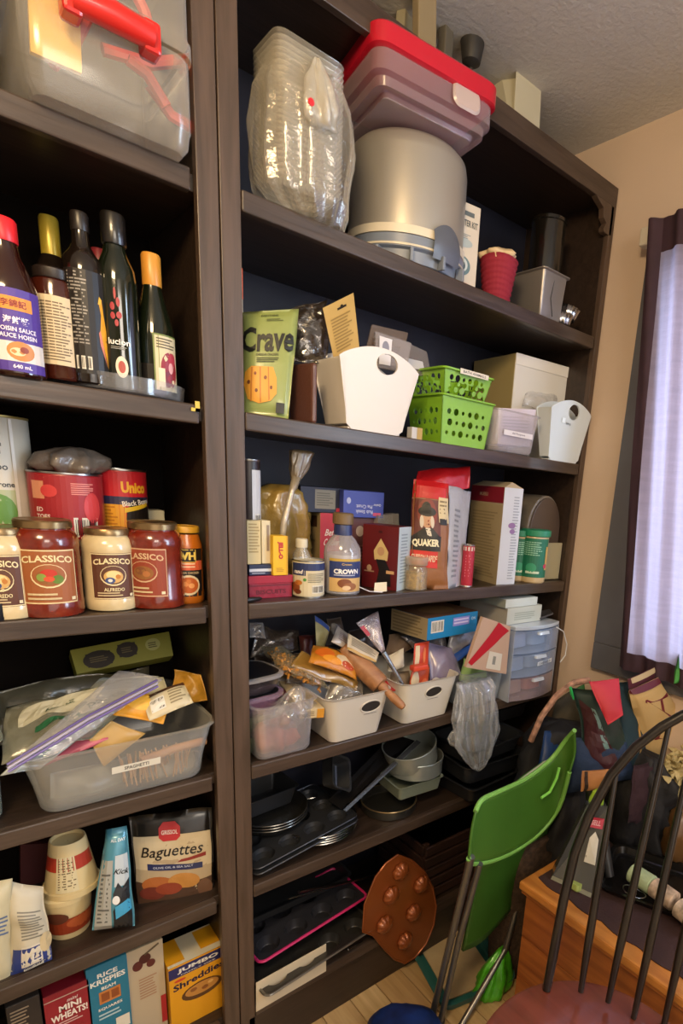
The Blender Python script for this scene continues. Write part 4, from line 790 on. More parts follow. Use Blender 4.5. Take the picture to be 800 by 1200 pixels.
def green_basket(label, zb, uL, uC, uR, vT, y, tagtxt=False):
    c0 = Vector((X(uC, y, zb), y, zb)); w = abs(solve(c0, Vector((1, 0, 0)), 0, uR)); d = abs(solve(c0, Vector((0, 1, 0)), 0, uL)); h = Zv(vT, c0.x, y)-zb
    t = thing('green_basket', label, 'basket', (c0.x+w/2, y+d/2, zb)); m = C('7fb22a', .35, coat=.2); tp = .012; rg = random.Random(2)
    def hs(L):
        out = []; nx = max(3, int(L/.022))
        for i in range(nx):
            for j in range(3):
                out.append(circ(-L/2+.018+(L-.036)*i/(nx-1)+(.003 if j % 2 else -.003), h*(.24+.22*j), .0048+.0018*((i+j*2) % 3), n=12))
        return out
    for sg in (-1, 1):
        mb = MB(m); panel(mb, [(-w/2, .0), (w/2, 0), (w/2+tp, h), (-w/2-tp, h)], hs(w), lambda a, b, l: (a, sg*(d/2+tp*b/h+l), b), .0022); build('end_wall', mb, t)
        mb = MB(m); panel(mb, [(-d/2, .0), (d/2, 0), (d/2+tp, h), (-d/2-tp, h)], hs(d), lambda a, b, l: (sg*(w/2+tp*b/h+l), a, b), .0022); build('side_wall', mb, t)
    mb = MB(m); mb.box(-w/2, w/2, -d/2, d/2, 0, .0025); build('bottom', mb, t)
    mb = MB(m); mb.rrect([(0, h-.004), (-.007, h-.003), (-.008, h+.001), (-.001, h+.002), (.001, h-.003)], w+2*tp, d+2*tp, .012, cap=False); build('rim', mb, t, smooth=True)
    if tagtxt:
        decal([('r', 0, 0, 1, 1, 'd8d2c0'), ('t', .5, .5, .5, 'BATH ANIMALS', '5a5a54', {'w': .8})], lambda s, tt, l: (-w*.28+w*.7*s, -d/2-tp-.009-l, h-.008+.012*tt), w*.7, .012, t)
    return t, w, d, h
_, w_, d_, h_ = green_basket('lower bright green basket with round holes, standing on the shelf', SB, 482, 516, 567, 462, -.0)
green_basket('upper bright green basket with round holes and a paper strip, stacked on the lower', SB+h_+.003, 484, 520, 567, 431, .004, True)
o, *_ = carton('spice_tin', 'tiny silver and gold box in the gap between white bin and green basket', 'box', SB, -.0, 482, 478, 494, 500, C('b8b4ae', .4), front=[('r', .5, 0, 1, 1, 'a88a3c')], min_d=.02)
# white flap box
o, w, d, h = carton('gift_box', 'large white cardboard box with fold-over flap at the back of the second shelf', 'box', SB, .12, 594, 548, 668, 414, C('d2cdc4', .55), yaw=-6)
mb = MB(C('dcd6cc', .55)); mb.box(-w/2-.002, w/2+.002, -d/2-.003, -d/2, h*.9, h+.002); build('flap', mb, o, bevel=.001)
mb = MB(C('a89868', .55)); mb.box(-w/2-.003, -w/2-.001, -d/2, d/2, 0, h); build('side_card', mb, o)
tb, w, d, h, xl, xr = tapered_bin('clear_bin', 'small clear plastic bin with a white label between green and white bins', SB, 577, 626, 478, .0, .20, C('cfc8cc', .2, film=.24), .010)
decal([('r', 0, 0, 1, 1, 'dcd8da'), ('t', .5, .5, .5, 'All Purpose', '6a666a', {'w': .45})], lambda s, tt, l: (-w*.33+w*.68*s, -d/2-.006-l, h*.42+.014*tt), w*.68, .014, tb, off=.002)
slab('sugar_packet', 'pale pink paper packet inside the small clear bin', 'packet', [(583, 520, .02), (622, 524, .02), (628, 480, .025), (584, 478, .025)], .05, C('cfc4cc', .6), [('l', .1, .2, .9, .8, 7, 'b8aab4')])
handle_bin('white_bin', 'small white bin with round grip hole at the right end of the second shelf', SB, 632, 642, 676, 470, 478, .0, (.026, .022), C('ccd4d8', .35), 0, .028, label_shapes=[('t', .42, .62, .045, 'Baking', '5a6268', {'rot': 0}), ('r', .2, .62, .3, .7, 'e8f0f4')], hx=.56)
packet('ziplock_bag', 'crumpled clear bag poking out behind the small white bin', 'bag', [(610, 478, .10), (650, 478, .10), (655, 463, .12), (615, 458, .12)], .04, CRINKLE, seed=41, crk=.01)

# --- shelf c
zc = SCZ
t, *_ = can('cocoa_tin', 'tall dark cocoa tin with white side label, by the divider', 292, 538, 26, .10, zc+.13, C('261a1c', .4), [('r', .5, .1, 1, .9, 'c9c9cc'), ('b', .6, .1, .9, .3)], .3, 2.4)
t['label'] = 'dark cocoa tin with white label standing on the cream boxes by the divider'
o, w, d, h = carton('tin_box', 'flat crimson biscuit tin with embossed side, under the navy and cream boxes', 'tin', zc, .045, 292, 288, 342, 676, C('8c1c34', .35, coat=.3, bump=.3, bscale=80), min_d=.12, front=[('r', 0, .55, 1, .62, '6a1226'), ('t', .5, .3, .2, 'BISCUITS', '5a1022', {'w': .7})])
mb = MB(C('9c2038', .35, coat=.3)); mb.box(-w/2-.0015, w/2+.0015, -d/2-.0015, d/2+.0015, h*.68, h+.001); build('lid', mb, o, bevel=.001); z1 = zc+h+.0015
o, w, d, h = carton('baking_box', 'flat navy box with white band lying on the crimson tin', 'box', z1, .05, 292, 288, 321, 662, C('222c4c', .5), min_d=.10, front=[('r', 0, .35, 1, .62, 'c4c8d0'), ('l', .1, .1, .8, .28, 1, 'a0a8b8')]); z2 = z1+h+.001
carton('baking_box', 'cream box with fine print standing on the navy box, nearest the divider', 'box', z2, .05, 290, 287, 306, 610, C('c9b88a', .55), min_d=.06, front=[('l', .1, .25, .9, .95, 10, 'a08c5c')])
carton('baking_box', 'white-edged cream box beside the fine print box on the navy box', 'box', z2, .055, 307, 306, 317, 610, C('cfc2a0', .55), min_d=.06, front=[('r', .55, .3, .85, .9, '8a7a6a')])
carton('gelatin_box', 'small yellow JELL-O box standing on the crimson tin', 'box', z1, .04, 320, 318, 337, 628, C('e0b018', .45), min_d=.03, front=[('t', .45, .62, .3, 'JELL-O', 'b81c2c', {'rot': 90, 'w': 2.2, 'b': .05}) if False else ('r', .9, 0, 1, 1, 'c9941a'), ('t', .48, .64, .15, 'JELL-O', 'b81c2c', {'rot': -90, 'b': .05}), ('l', .2, .08, .8, .2, 3, 'b8881a')])
# yellow-brown bag with twisted neck
xb = X(330, .19, zc); zt = Zv(575, xb, .19)-zc; zz = Zv(538, xb, .19)-zc
sack('brown_sugar_bag', 'big yellow and brown clear bag of sugar with twisted neck leaning right', 'bag', (xb-.01, .19, zc), [(0, .07, .05, 0, 0), (.02, .085, .06, 0, 0), (zt*.5, .085, .06, 0, 0), (zt*.85, .08, .055, 0, 0), (zt, .06, .045, .005, 0), (zt+.015, .03, .025, .01, 0)], C('94783a', .25, coat=.4, bump=.6, var=.4, vscale=9), seed=6, amp=.14, sub=5)
nk = [P(328, 650, .10), P(333, 610, .10), P(342, 575, .11), P(347, 560, .12)]; c0 = nk[1].copy()
mb = MB(C('b8a88a', .25, film=.6, bump=.8)); mb.tube([p-c0 for p in nk], [.006, .008, .007, .012], 10)
t = build('twisted_film', mb, smooth='all', loc=c0); tag(t, 'twisted pale film strip hanging down the front of the yellow bag', 'bag')
tp_ = P(349, 548, .12); sack('film_tuft', 'flared brown tuft of film at the top of the twisted bag neck', 'bag', (tp_.x, .12, tp_.z-.03), [(-.02, .008, .008, -.01, 0), (0, .010, .010, -.006, 0), (.02, .018, .010, 0, 0), (.045, .026, .012, .006, 0), (.066, .030, .010, .012, 0), (.070, .020, .004, .012, 0)], C('8a7450', .3, film=.75, bump=.9), seed=8, amp=.35, sub=4)
# dark and blue boxes stacked at back
o, w, d, h = carton('cake_mix_box', 'red and tan cake mix box standing behind the syrup bottle', 'box', zc, .17, 374, 344, 396, 601, C('8f7c58', .5), yaw=0, min_d=None, front=[('r', 0, 0, 1, 1, 'b3202a'), ('t', .55, .72, .12, 'Betty', 'dccfc0', {'it': .3, 'w': .7}), ('t', .55, .6, .1, 'Crocker', 'dccfc0', {'it': .3, 'w': .8}), ('e', .5, .25, .3, .15, '8a3418')], left=[('l', .2, .1, .9, .9, 12, '6a5a3c'), ('r', .1, .8, .9, .95, '3a2418')]); zb1 = zc+h+.001
o, w, d, h = carton('cake_mix_box', 'navy box lying on the red cake mix box with tan label', 'box', zb1, .17, 352, 330, 402, 569, C('1a1e33', .5), min_d=.08, front=[('r', .32, .15, .8, .9, '7a7462'), ('l', .36, .25, .76, .8, 6, '5a5648'), ('r', .82, .0, 1, .2, 'a82a38')])
xq = X(400, .14, zc)
o, w, d, h = carton('baking_powder_box', 'tan box under the blue upside-down box behind the syrup bottle', 'box', zc, .16, 402, 392, 440, 606, C('5c3a3e', .5), front=[('e', .45, .8, .12, .08, 'b8a8a4'), ('l', .2, .3, .8, .6, 6, '7a5a5a')], min_d=.05); zb2 = zc+h+.001
carton('baking_soda_box', 'periwinkle blue box lying upside down with inverted white lettering', 'box', zb2, .15, 402, 397, 449, 574, C('3d4a9c', .45), min_d=.07, front=[('t', .5, .22, .14, 'Rub Steak', 'b8bcd8', {'rot': 180}), ('t', .5, .42, .14, 'Pie Crust', 'b8bcd8', {'rot': 180}), ('e', .12, .62, .05, .12, 'a8b0d0'), ('t', .82, .5, .1, 'Quaker', 'c4c8dc', {'rot': 180}), ('r', .72, .08, .92, .2, 'b8486a')])
o = slab('clear_case', 'small clear empty case standing behind the dark red cocoa box', 'case', [(442, 640, .14), (468, 640, .14), (467, 602, .14), (443, 604, .14)], .03, C('9a9690', .2, film=.35), edge=C('b8b0a8', .2, film=.5))
# spice jar with white lid, almond can, crown bottle
bottle('spice_jar', 'small clear spice jar with white cap behind the cream can', 353, 631, 20, .085, zc, [(.9, 0), (1, .02), (1, .70), (.6, .82), (.55, .88)], C('b8ae98', .15, film=.45), C('d2c8b0', .4), .84, cap_r=.6)
can('almond_can', 'low cream can with navy top band and almond picture', 361, 655, 36, .045, zc, C('c9bfa4', .4),
    [('r', 0, 0, 1, 1, 'cbbf9f'), ('r', 0, .78, 1, 1, '23305c'), ('r', 0, .62, .4, .80, '23305c'), ('t', .2, .74, .13, 'rand', 'd8d4cc', {'it': .2, 'b': .05}), ('e', .12, .25, .14, .16, '8a4a20'), ('e', .22, .4, .1, .08, 'b8702c'), ('e', .2, .12, .1, .08, '6a3418'), ('l', .45, .4, .9, .7, 6, '7a725c'), ('b', .55, .08, .88, .32), ('e', .38, .5, .04, .05, '4a8a3c')], .1, 2.6)
xx, hh = stand(400, 601, .055, zc); r = rpx(42, xx, .055, zc+.05)
t = thing('syrup_bottle', 'clear corn syrup bottle with navy label and brown cap, middle of the shelf', 'bottle', (xx, .055, zc))
mb = MB(C('b9b6bb', .12, film=.42)); mb.lathe([(r*.92, 0), (r, .004), (r, hh*.50), (r*.96, hh*.58), (r*.7, hh*.68), (r*.45, hh*.74), (r*.42, hh*.9)], 36); build('glass', mb, t, smooth=True)
mb = MB(C('d0cdd0', .2)); mb.lathe([(r*.88, .004), (r*.93, hh*.47), (r*.9, hh*.5)], 32); build('syrup', mb, t, smooth=True)
mb = MB(C('25305e', .4)); mb.lathe([(r*.47, hh*.73), (r*.5, hh*.735), (r*.47, hh*.86), (r*.46, hh*.865)], 28); build('neck_sleeve', mb, t, smooth=True)
mb = MB(C('6f5a3c', .45)); mb.lathe([(r*.5, hh*.86), (r*.56, hh*.87), (r*.56, hh*.985), (r*.5, hh)], 28); build('cap', mb, t, smooth=True)
decal([('r', 0, 0, 1, 1, 'c9a468'), ('r', 0, .42, 1, .92, '263468'), ('r', 0, .92, 1, 1, 'b89a44'), ('t', .5, .62, .15, 'CROWN', 'e8e6e4', {'w': .72, 'b': .05}), ('t', .5, .84, .07, 'Crown', 'c9a860', {}), ('l', .15, .46, .85, .54, 1, 'a8acc0'), ('e', .45, .26, .2, .14, '7a4426'), ('e', .6, .16, .2, .12, '8f5a34'), ('e', .5, .12, .12, .07, 'd8b890')], cyl_fn(r, .01, hh*.46, facing(xx, .055)+.25, 1.9), r*1.9, hh*.45, t, curved=True, off=.0015)
carton('cocoa_box', 'dark red cocoa box with white nun-cap figure and pale blue side', 'box', zc, .025, 464, 423, 478, 618, C('5e1418', .4), yaw=28,
       left=[('e', .5, .9, .06, .02, '3a0c0e'), ('p', [(.52, .80), (.74, .60), (.72, .46), (.36, .46), (.33, .60)], 'c9b078'), ('e', .53, .60, .10, .07, 'b8906a'), ('p', [(.40, .47), (.66, .47), (.82, .30), (.84, .06), (.42, .06), (.50, .30)], '15100f'), ('r', .70, .26, .92, .31, 'c9a070'), ('e', .22, .32, .07, .05, 'a88a6a'), ('r', .08, .26, .36, .28, '9a7a60')],
       front=[('r', 0, 0, 1, 1, 'b8c6cc'), ('l', .2, .1, .8, .9, 16, '8a98a0')])
slab('recipe_card', 'small cream card leaning on the cocoa box at the shelf edge', 'card', [(438, 694, .005), (453, 693, .005), (453, 682, .01), (439, 683, .01)], .001, C('d8cdb0', .6))
mb = MB(C('c9c9cc', .3)); a = P(421, 688, -.0); b = P(448, 694, -.0); m_ = (a+b)/2; mb.tube([a-m_, Vector((-.005, 0, -.004)), b-m_], .0014, 6); tag(build('twist_tie', mb, loc=m_, smooth=True), 'white twist tie lying on the shelf edge by the cocoa box', 'tie')
cl = bottle('spice_jar', 'squat glass jar of colourful spice mix right of the cocoa box', 486, 652, 27, .035, zc, [(.9, 0), (1, .03), (1, .6), (.86, .72), (.9, .76)], C('b8a88c', .12, film=.35), C('c0b49c', .2, film=.5), .76, cap_r=.9)
mb = MB(C('9a7a34', .6, var=.6, vscale=90)); r_ = rpx(24, X(486, .035, zc), .035, zc)*.93; mb.lathe([(r_*.9, .003), (r_, .006), (r_, .05)], 20); build('spice_mix', mb, cl, smooth=True)
# oats bag
ob = packet('oats_bag', 'brown paper oats bag with bright red folded top and black QUAKER panel', 'bag', [(478, 688, .05), (524, 692, .0), (526, 566, .03), (484, 562, .085)], .05, C('8a5a34', .4, bump=.3), [
    ('r', .0, .84, 1, 1.0, 'b81a20'), ('r', 0, .40, .74, .83, '5a2018'), ('e', .40, .70, .26, .14, '7a2a1c'), ('e', .38, .65, .14, .09, 'b88a68'), ('e', .40, .72, .24, .05, '14100e'), ('e', .38, .75, .13, .06, '14100e'), ('e', .25, .62, .05, .06, 'c4b8a8'), ('e', .52, .62, .05, .06, 'c4b8a8'), ('p', [(.0, .40), (.74, .40), (.74, .48), (.52, .56), (.3, .56), (.0, .48)], '14110f'), ('p', [(.34, .56), (.46, .56), (.52, .48), (.40, .50)], 'd0c8b8'),
    ('r', 0, .36, .76, .49, '14110f'), ('t', .38, .425, .075, 'QUAKER', 'e0d8b8', {'w': .68, 'b': .05}), ('r', 0, .20, .7, .355, 'c0281e'), ('t', .36, .29, .06, 'CUISSON RAPIDE', 'd8c8a8', {'w': .66}), ('r', .70, .62, .98, .86, 'c9b890'), ('r', .72, .60, .92, .66, '1c1a18'), ('l', .74, .7, .94, .84, 4, '7a6a4a')], seed=51, crk=.0035, tp=.35)
packet('oats_bag_side', '', '', [(524, 692, .0), (541, 686, .04), (551, 575, .065), (528, 568, .03)], .012, C('b9bcc4', .3, coat=.3, bump=.5), [('l', .2, .1, .5, .8, 14, '8a8e96')], seed=52, crk=.004, parent=None) if False else None
sd = packet('oats_bag', '', '', [(523, 691, .002), (541, 686, .05), (551, 577, .085), (526, 569, .032)], .014, C('b9bcc4', .3, coat=.3, bump=.5), [('l', .2, .1, .5, .8, 14, '8a8e96')], seed=52, crk=.004)
sd.name = 'side_gusset'; sd.parent = ob; sd.location = sd.location-ob.location; [sd.__delitem__(k) for k in ('label', 'category') if k in sd.keys()]
rt = packet('folded_top', '', '', [(484, 578, .07), (550, 572, .06), (551, 546, .075), (489, 553, .11)], .03, C('b3181e', .3, coat=.4, bump=.5), seed=53, crk=.006)
rt.parent = ob; rt.location = rt.location-ob.location; [rt.__delitem__(k) for k in ('label', 'category') if k in rt.keys()]
can('spice_tube', 'slim red tube can beside the oats bag', 546, 638, 14, .03, zc, C('a82438', .4), [('r', 0, .9, 1, 1, 'c8b8b0'), ('l', .3, .2, .7, .8, 8, 'c87080')], 0, 2.2)
o, w, d, h = carton('cereal_box', 'tall beige and wine-red carton with pale side, between oats bag and green jars', 'box', zc, .02, 581, 545, 602, 571, C('a8977c', .5), yaw=-8,
       left=[('r', 0, 0, 1, .82, 'a0906f'), ('r', 0, .84, 1, 1, '7e1c2c'), ('t', .4, .92, .035, 'MUESLI', 'b8a08a', {}), ('l', .1, .05, .9, .75, 22, '8a7a5a')], front=[('r', 0, 0, 1, 1, 'c4cad4'), ('l', .55, .05, .9, .92, 30, '98a0ac'), ('e', .55, .62, .2, .03, '8a6a9a'), ('e', .6, .56, .15, .025, '8a6a9a')])
mb = MB(C('b0a084', .5)); mb.add([(-w/2, -d/2, h), (w/2, -d/2, h), (w/2, d/2, h), (-w/2, d/2, h), (0, -d/2+.01, h+.016), (0, d/2-.01, h+.016)], [(0, 1, 4), (1, 2, 5, 4), (2, 3, 5), (3, 0, 4, 5)]); build('open_top', mb, o)
for u, y, lb, a0 in ((603, .075, 'dark green lidded jar half hidden behind the pale carton side', .3), (622, .028, 'teal green lidded powder jar with full label, right of the carton', .0)):
    bottle('powder_jar', lb, u, 620, 31, y, zc, [(.86, 0), (.98, .03), (1, .1), (1, .88), (.95, .9)], C('b8a078', .3), C('1c7a58', .4), .875,
           [('r', 0, 0, 1, 1, '17654a'), ('l', .2, .55, .75, .92, 7, '8ab8a0'), ('e', .45, .25, .16, .12, '2c8a64'), ('r', .3, .1, .7, .16, 'b8c8b0'), ('r', .88, .2, 1, .8, 'c9a05c'), ('e', .9, .3, .08, .06, 'b83a5a')], (.12, .84), a0, 2.6, cap_r=1.0, seg=32, cat='jar', capname='lid')
# paper-wrapped loaf / round-topped bin
wlx0, wlx1 = P(613, 680, .05), P(672, 680, .05)
t = thing('bread_box', 'round-topped grey bread bin with beige front at the right end of the shelf', 'bread bin', ((wlx0.x+wlx1.x)/2-.01, .17, zc))
wb = (wlx1.x-wlx0.x); wb = .165; hb2 = .275
def arch(sx, z0=0): return [(-wb/2*sx, z0), (wb/2*sx, z0)]+[(wb/2*sx*math.cos(a), hb2*.58+hb2*.42*math.sin(a)) for a in [math.pi*i/20 for i in range(21)]]
ar = arch(1); N = len(ar); mb = MB(C('6d655c', .3, coat=.3)); mb.rings([[(x_, -.15, z_) for x_, z_ in ar], [(x_, .15, z_) for x_, z_ in ar]]); build('shell', mb, t, bevel=.004)
t.location.x = W-.026-wb/2; t.location.y = .20
mb = MB(C('4c3f38', .3, coat=.3)); mb.rings([[(x_*.9, -.156, .02+z_*.9) for x_, z_ in ar], [(x_*.9, -.150, .02+z_*.9) for x_, z_ in ar]]); build('door_panel', mb, t, bevel=.002)
mb = MB(C('a99f80', .55)); mb.box(-wb/2+.0, wb/2+.004, -.166, -.158, .003, .125); o = build('paper_front', mb, t, bevel=.002)
mb = MB(C('9d9880', .5)); mb.box(-wb/2-.01, -wb/2, -.16, .1, .003, .125); o = build('paper_side', mb, t, bevel=.002)
mb = MB(C('141414', .4)); q = P(298, 697, -.0); mb.lathe([(.002, -.025), (.005, -.02), (.006, .0), (.004, .02), (.001, .025)], 10); tag(build('clip', mb, smooth=True, loc=(q.x, .012, zc+.007), rot=(0, R(90), R(15))), 'small black clip lying on the shelf edge by the divider', 'clip')
# ================================================================== RIGHT BAY, bin shelf
zd = SD
def rel(pts, c): return [p-c for p in pts]
# stacked lidded containers
x = X(300, .10, zd); lids = None
for k in range(4):
    t = thing('food_container', ('lowest lidded food container against the divider, mostly hidden', 'green tinted food container under the pink one by the divider', 'pink tinted food container under the black-lidded one by the divider', 'top food container of the stack by the divider, black lid with clear rim')[k], 'food container', (x-.015, .115, zd+.048*k), (0, 0, R(3*k)), 'food containers stacked by the divider')
    mb = MB(C(('6a7a4a', '5f7a3a', '9a6a86', '3a3338')[k], .2, film=.5)); mb.rrect([(.012, .0005), (.008, .006), (0, .036), (-.003, .037)], .135, .135, .045, cap=False); mb.rrect([(.012, .0005), (.012, .002)], .135, .135, .045); build('tub', mb, t, smooth=True)
    mb = MB(C(('6a7a4a', '8a9a70', 'a888a0', 'b8b4b4')[k], .15, film=.5)); mb.rrect([(-.004, .037), (-.007, .038), (-.007, .045), (-.003, .0465), (.004, .0465)], .135, .135, .045, cap=False); build('lid_rim', mb, t, smooth=True)
    mb = MB(C('131216', .3, coat=.3)); mb.rrect([(.004, .0465), (.012, .0455), (.013, .042)], .135, .135, .04); build('lid_panel', mb, t, smooth=True)
t1, w, d, h, xl, xr = tapered_bin('clear_bin', 'crinkled clear bin holding a pink bag, nearest the divider on the bin shelf', zd, 303, 366, 830, .004, .16, C('d0cccf', .15, film=.2, bump=.3), .008, rad=.02)
cx1, cy1 = (xl+xr)/2, .08
sack('candy_bag', 'pink and orange sweets bag inside the crinkled clear bin', 'bag', (cx1-.01, .075, zd+.006), [(0, .05, .05, 0, 0), (.02, .062, .058, 0, 0), (.05, .06, .055, 0, 0), (.075, .04, .04, 0, 0), (.085, .01, .01, 0, 0)], C('b0604c', .4, var=.5, vscale=18), seed=12, amp=.2)
sack('plastic_bag', 'clear crumpled bag bulging over the front of the crinkled clear bin', 'bag', (cx1+.015, .03, zd+.075), [(-.01, .03, .02, 0, 0), (.01, .052, .035, 0, 0), (.03, .055, .038, .006, 0), (.05, .03, .028, .012, 0), (.07, .024, .02, .02, 0), (.085, .008, .008, .024, 0)], CRINKLE, seed=14, amp=.32, folds=6, sub=5, seg=50)
# long cream box pointing at the viewer
a0, a1, b0, b1 = P(352, 832, -.0), P(380, 830, -.0), P(322, 792, .20), P(342, 789, .20)
c = (a0+a1+b0+b1)/4; mb = MB(C('c9b48c', .55)); dn = Vector((0, .004, -.025)); vs = rel([a0, a1, b1, b0], c); vs += [p+dn for p in vs]
mb.add(vs, [(0, 1, 2, 3), (7, 6, 5, 4), (4, 5, 1, 0), (5, 6, 2, 1), (6, 7, 3, 2), (7, 4, 0, 3)])
o = tag(build('cracker_box', mb, loc=c, bevel=.001), 'long cream box with orange corner and red side lying on the clear bin', 'box')
e1 = (vs[1]-vs[0]); f1 = lambda s, t_, l: vs[4]+e1*s+(vs[0]-vs[4])*t_+Vector((0, -l, 0))
decal([('r', .7, .0, 1, 1, 'c98a2c'), ('l', .1, .2, .6, .8, 3, '8a7450')], f1, e1.length, .025, o, off=.001)
f2 = lambda s, t_, l: vs[7]+(vs[4]-vs[7])*s+(vs[3]-vs[7])*t_+Vector((-l, 0, 0))
decal([('r', .35, .1, .6, .95, 'a8281e')], f2, (vs[4]-vs[7]).length, .025, o, name='printed_side', off=.001)
# bag of macaroni
mac = packet('pasta_bag', 'long clear bag filled with orange macaroni lying behind the cream box', 'bag', [(330, 782, .07), (385, 808, .05), (350, 775, .20), (305, 755, .22)], .05, C('c9b890', .15, film=.22, bump=.8), seed=61, crk=.008)
mb = MB(C('b5792c', .5)); rg = random.Random(8); o_, n_, bl_, W_, H_ = qgeo([(332, 783, .07), (380, 806, .06), (362, 782, .15), (318, 762, .17)])
for i in range(260):
    p = bl_(rg.random(), rg.random())+n_*rg.uniform(-.014, .012); u_ = Vector((rg.gauss(0, 1), rg.gauss(0, 1), rg.gauss(0, 1))).normalized()*.006; mb.tube([p-u_, p+Vector((0, 0, .002)), p+u_], .0028, 5)
tag(build('macaroni', mb, loc=o_, smooth=True), 'orange macaroni in the clear bag behind the cream box', 'pasta', kind='stuff')
packet('chips_bag', 'orange and yellow chips bag with black script lying across the second bin', 'packet', [(362, 775, .05), (418, 798, .03), (412, 766, .09), (368, 755, .12)], .035, C('c07a22', .35, bump=.3), [('e', .25, .5, .2, .25, 'd86a1c'), ('e', .7, .4, .22, .25, 'd8c09a'), ('e', .75, .25, .14, .15, 'b8461c'), ('p', [(.3, .8), (.9, .7), (.9, .9), (.35, .95)], '1c1a18'), ('t', .6, .84, .1, 'Chips', 'c9b48a', {'it': .3}), ('e', .4, .25, .2, .15, 'e0922a')], seed=62, crk=.005)
packet('chips_bag', 'yellow cellophane bag edge under the orange chips bag', 'packet', [(340, 780, .08), (416, 812, .04), (420, 798, .05), (352, 764, .12)], .03, C('a8803a', .25, film=.75, bump=.6), seed=63, crk=.006)
packet('wrapped_packet', 'upright blue and yellow packet corner behind the chips bag', 'packet', [(370, 757, .16), (380, 758, .16), (387, 735, .18), (368, 722, .19)], .01, C('b8b078', .35, var=.3, vscale=30), [('p', [(.0, .8), (1, .75), (.9, .95), (0, 1)], '3a5ab0')], seed=64, crk=.003)
packet('wrapped_packet', 'dark wrinkled packet behind the blue and yellow corner', 'packet', [(382, 757, .19), (402, 752, .19), (400, 722, .21), (384, 724, .21)], .02, C('4a4038', .35, bump=.8), seed=65, crk=.006)
packet('wrapped_packet', 'silver-white foil packet with tan edge left of the piping bag', 'packet', [(388, 752, .09), (412, 765, .08), (408, 742, .12), (396, 733, .13)], .015, C('b8aea4', .3, metal=.2, bump=.5), [('l', .2, .2, .8, .7, 5, '7a6a70')], seed=66, crk=.003)
packet('wrapped_packet', 'long white and beige packet lying over the rolling pin bin', 'packet', [(406, 762, .05), (440, 777, .03), (444, 765, .05), (408, 742, .09)], .014, C('c9bca4', .4), [('l', .1, .3, .9, .8, 5, '6a6058'), ('r', 0, 0, 1, .15, 'b8924a')], seed=67, crk=.003)
packet('piping_bag', 'clear piping bag with pink label and black metal tip standing in the bin', 'bag', [(447, 765, .03), (451, 762, .03), (443, 716, .08), (417, 730, .08)], .02, C('b8a8b0', .15, film=.4, bump=.7), [('r', .0, .55, .16, .85, 'b84a64'), ('r', .05, .1, .12, .5, 'a8a0a8')], seed=68, crk=.004)
a, b = P(449, 764, .03), P(478, 812, -.0); m_ = (a+b)/2; mb = MB(C('9aa0a8', .25, metal=.8)); mb.tube(rel([a, a.lerp(b, .6), b], m_), [.007, .005, .002], 8); tag(build('skewer', mb, loc=m_, smooth=True), 'thin steel and black spatula handle slanting into the white bin', 'utensil')
packet('film_bag', 'brown-grey clear bag slumped at the back left of the bin shelf', 'bag', [(294, 770, .24), (350, 762, .24), (350, 738, .28), (296, 735, .28)], .05, C('5c4e42', .2, film=.45, bump=.9), seed=69, crk=.012)
packet('film_bag', 'small crinkled clear bag in the top left corner of the bin shelf', 'bag', [(292, 748, .14), (312, 748, .14), (308, 730, .16), (292, 730, .16)], .03, CRINKLE, seed=70, crk=.008)
# bins two and three
def scoop_bin(name, label, uL, uC, uR, vT, vL, y, hx, mat):
    c0 = Vector((X(uC, y, zd), y, zd)); yw = R(0); dx, dy = Vector((math.cos(yw), math.sin(yw), 0)), Vector((-math.sin(yw), math.cos(yw), 0))
    w = abs(solve(c0, dx, 0, uR)); h = Zv(vL, c0.x, y)-zd; d = .22; t = thing(name, label, 'bin', c0+dx*w/2+dy*d/2, (0, 0, yw)); tp = .022; zc_ = h*.86
    mb = MB(mat)
    mb.rrect([(.008, 0), (.002, .003), (0, .012), (-tp*.9, h-.004), (-tp-.003, h), (-tp+.002, h), (-tp*.9+.003, h-.006), (.004, .012), (.01, .005)], w, d, .02, cap=False)
    mb.rrect([(.01, .004), (.0102, .0055)], w, d, .02); build('shell', mb, t, smooth=True)
    # grip slot as a dark-edged opening with its rim
    fx = (hx-.5)*w
    mb = MB(mat); mb.tube([(fx+.030*math.cos(a), -d/2-tp*(.62+.18*math.sin(a))-.001, h*.70+.017*math.sin(a)) for a in [2*math.pi*i/20 for i in range(20)]], .0022, 6, closed=True); build('grip_rim', mb, t, smooth=True)
    mb = MB(C('2b2724', .6)); mb.add([(fx+.029*math.cos(a), -d/2-tp*(.62+.18*math.sin(a))-.0012, h*.70+.016*math.sin(a)) for a in [2*math.pi*i/20 for i in range(20)]], [tuple(range(20))]); build('grip_opening', mb, t)
    decal([('l', .0, .2, 1, .8, 1, '5a5450')], lambda s, tt, l: (fx-.02+.04*s, -d/2-tp*.5-.001-l, h*.52+.004*tt), .04, .004, t)
    return t, w, d, h
scoop_bin('white_bin', 'white bin under the rolling pin on the bin shelf', 374, 388, 446, 805, 818, .0, .70, C('c4bdb2', .35))
scoop_bin('white_bin', 'white bin with orange packet standing in it, right of the rolling pin', 462, 472, 525, 790, 800, -.0, .55, C('cac4b8', .35))
sack('plastic_bag', 'clear bag twisted over the grip of the white bin beside the rolling pin', 'bag', (X(400, .05, zd), .05, zd+.085), [(-.01, .03, .02, 0, 0), (.01, .045, .035, 0, 0), (.03, .03, .03, .01, 0), (.045, .01, .01, .01, 0)], CRINKLE, seed=16, amp=.3, folds=6, sub=5, seg=44)
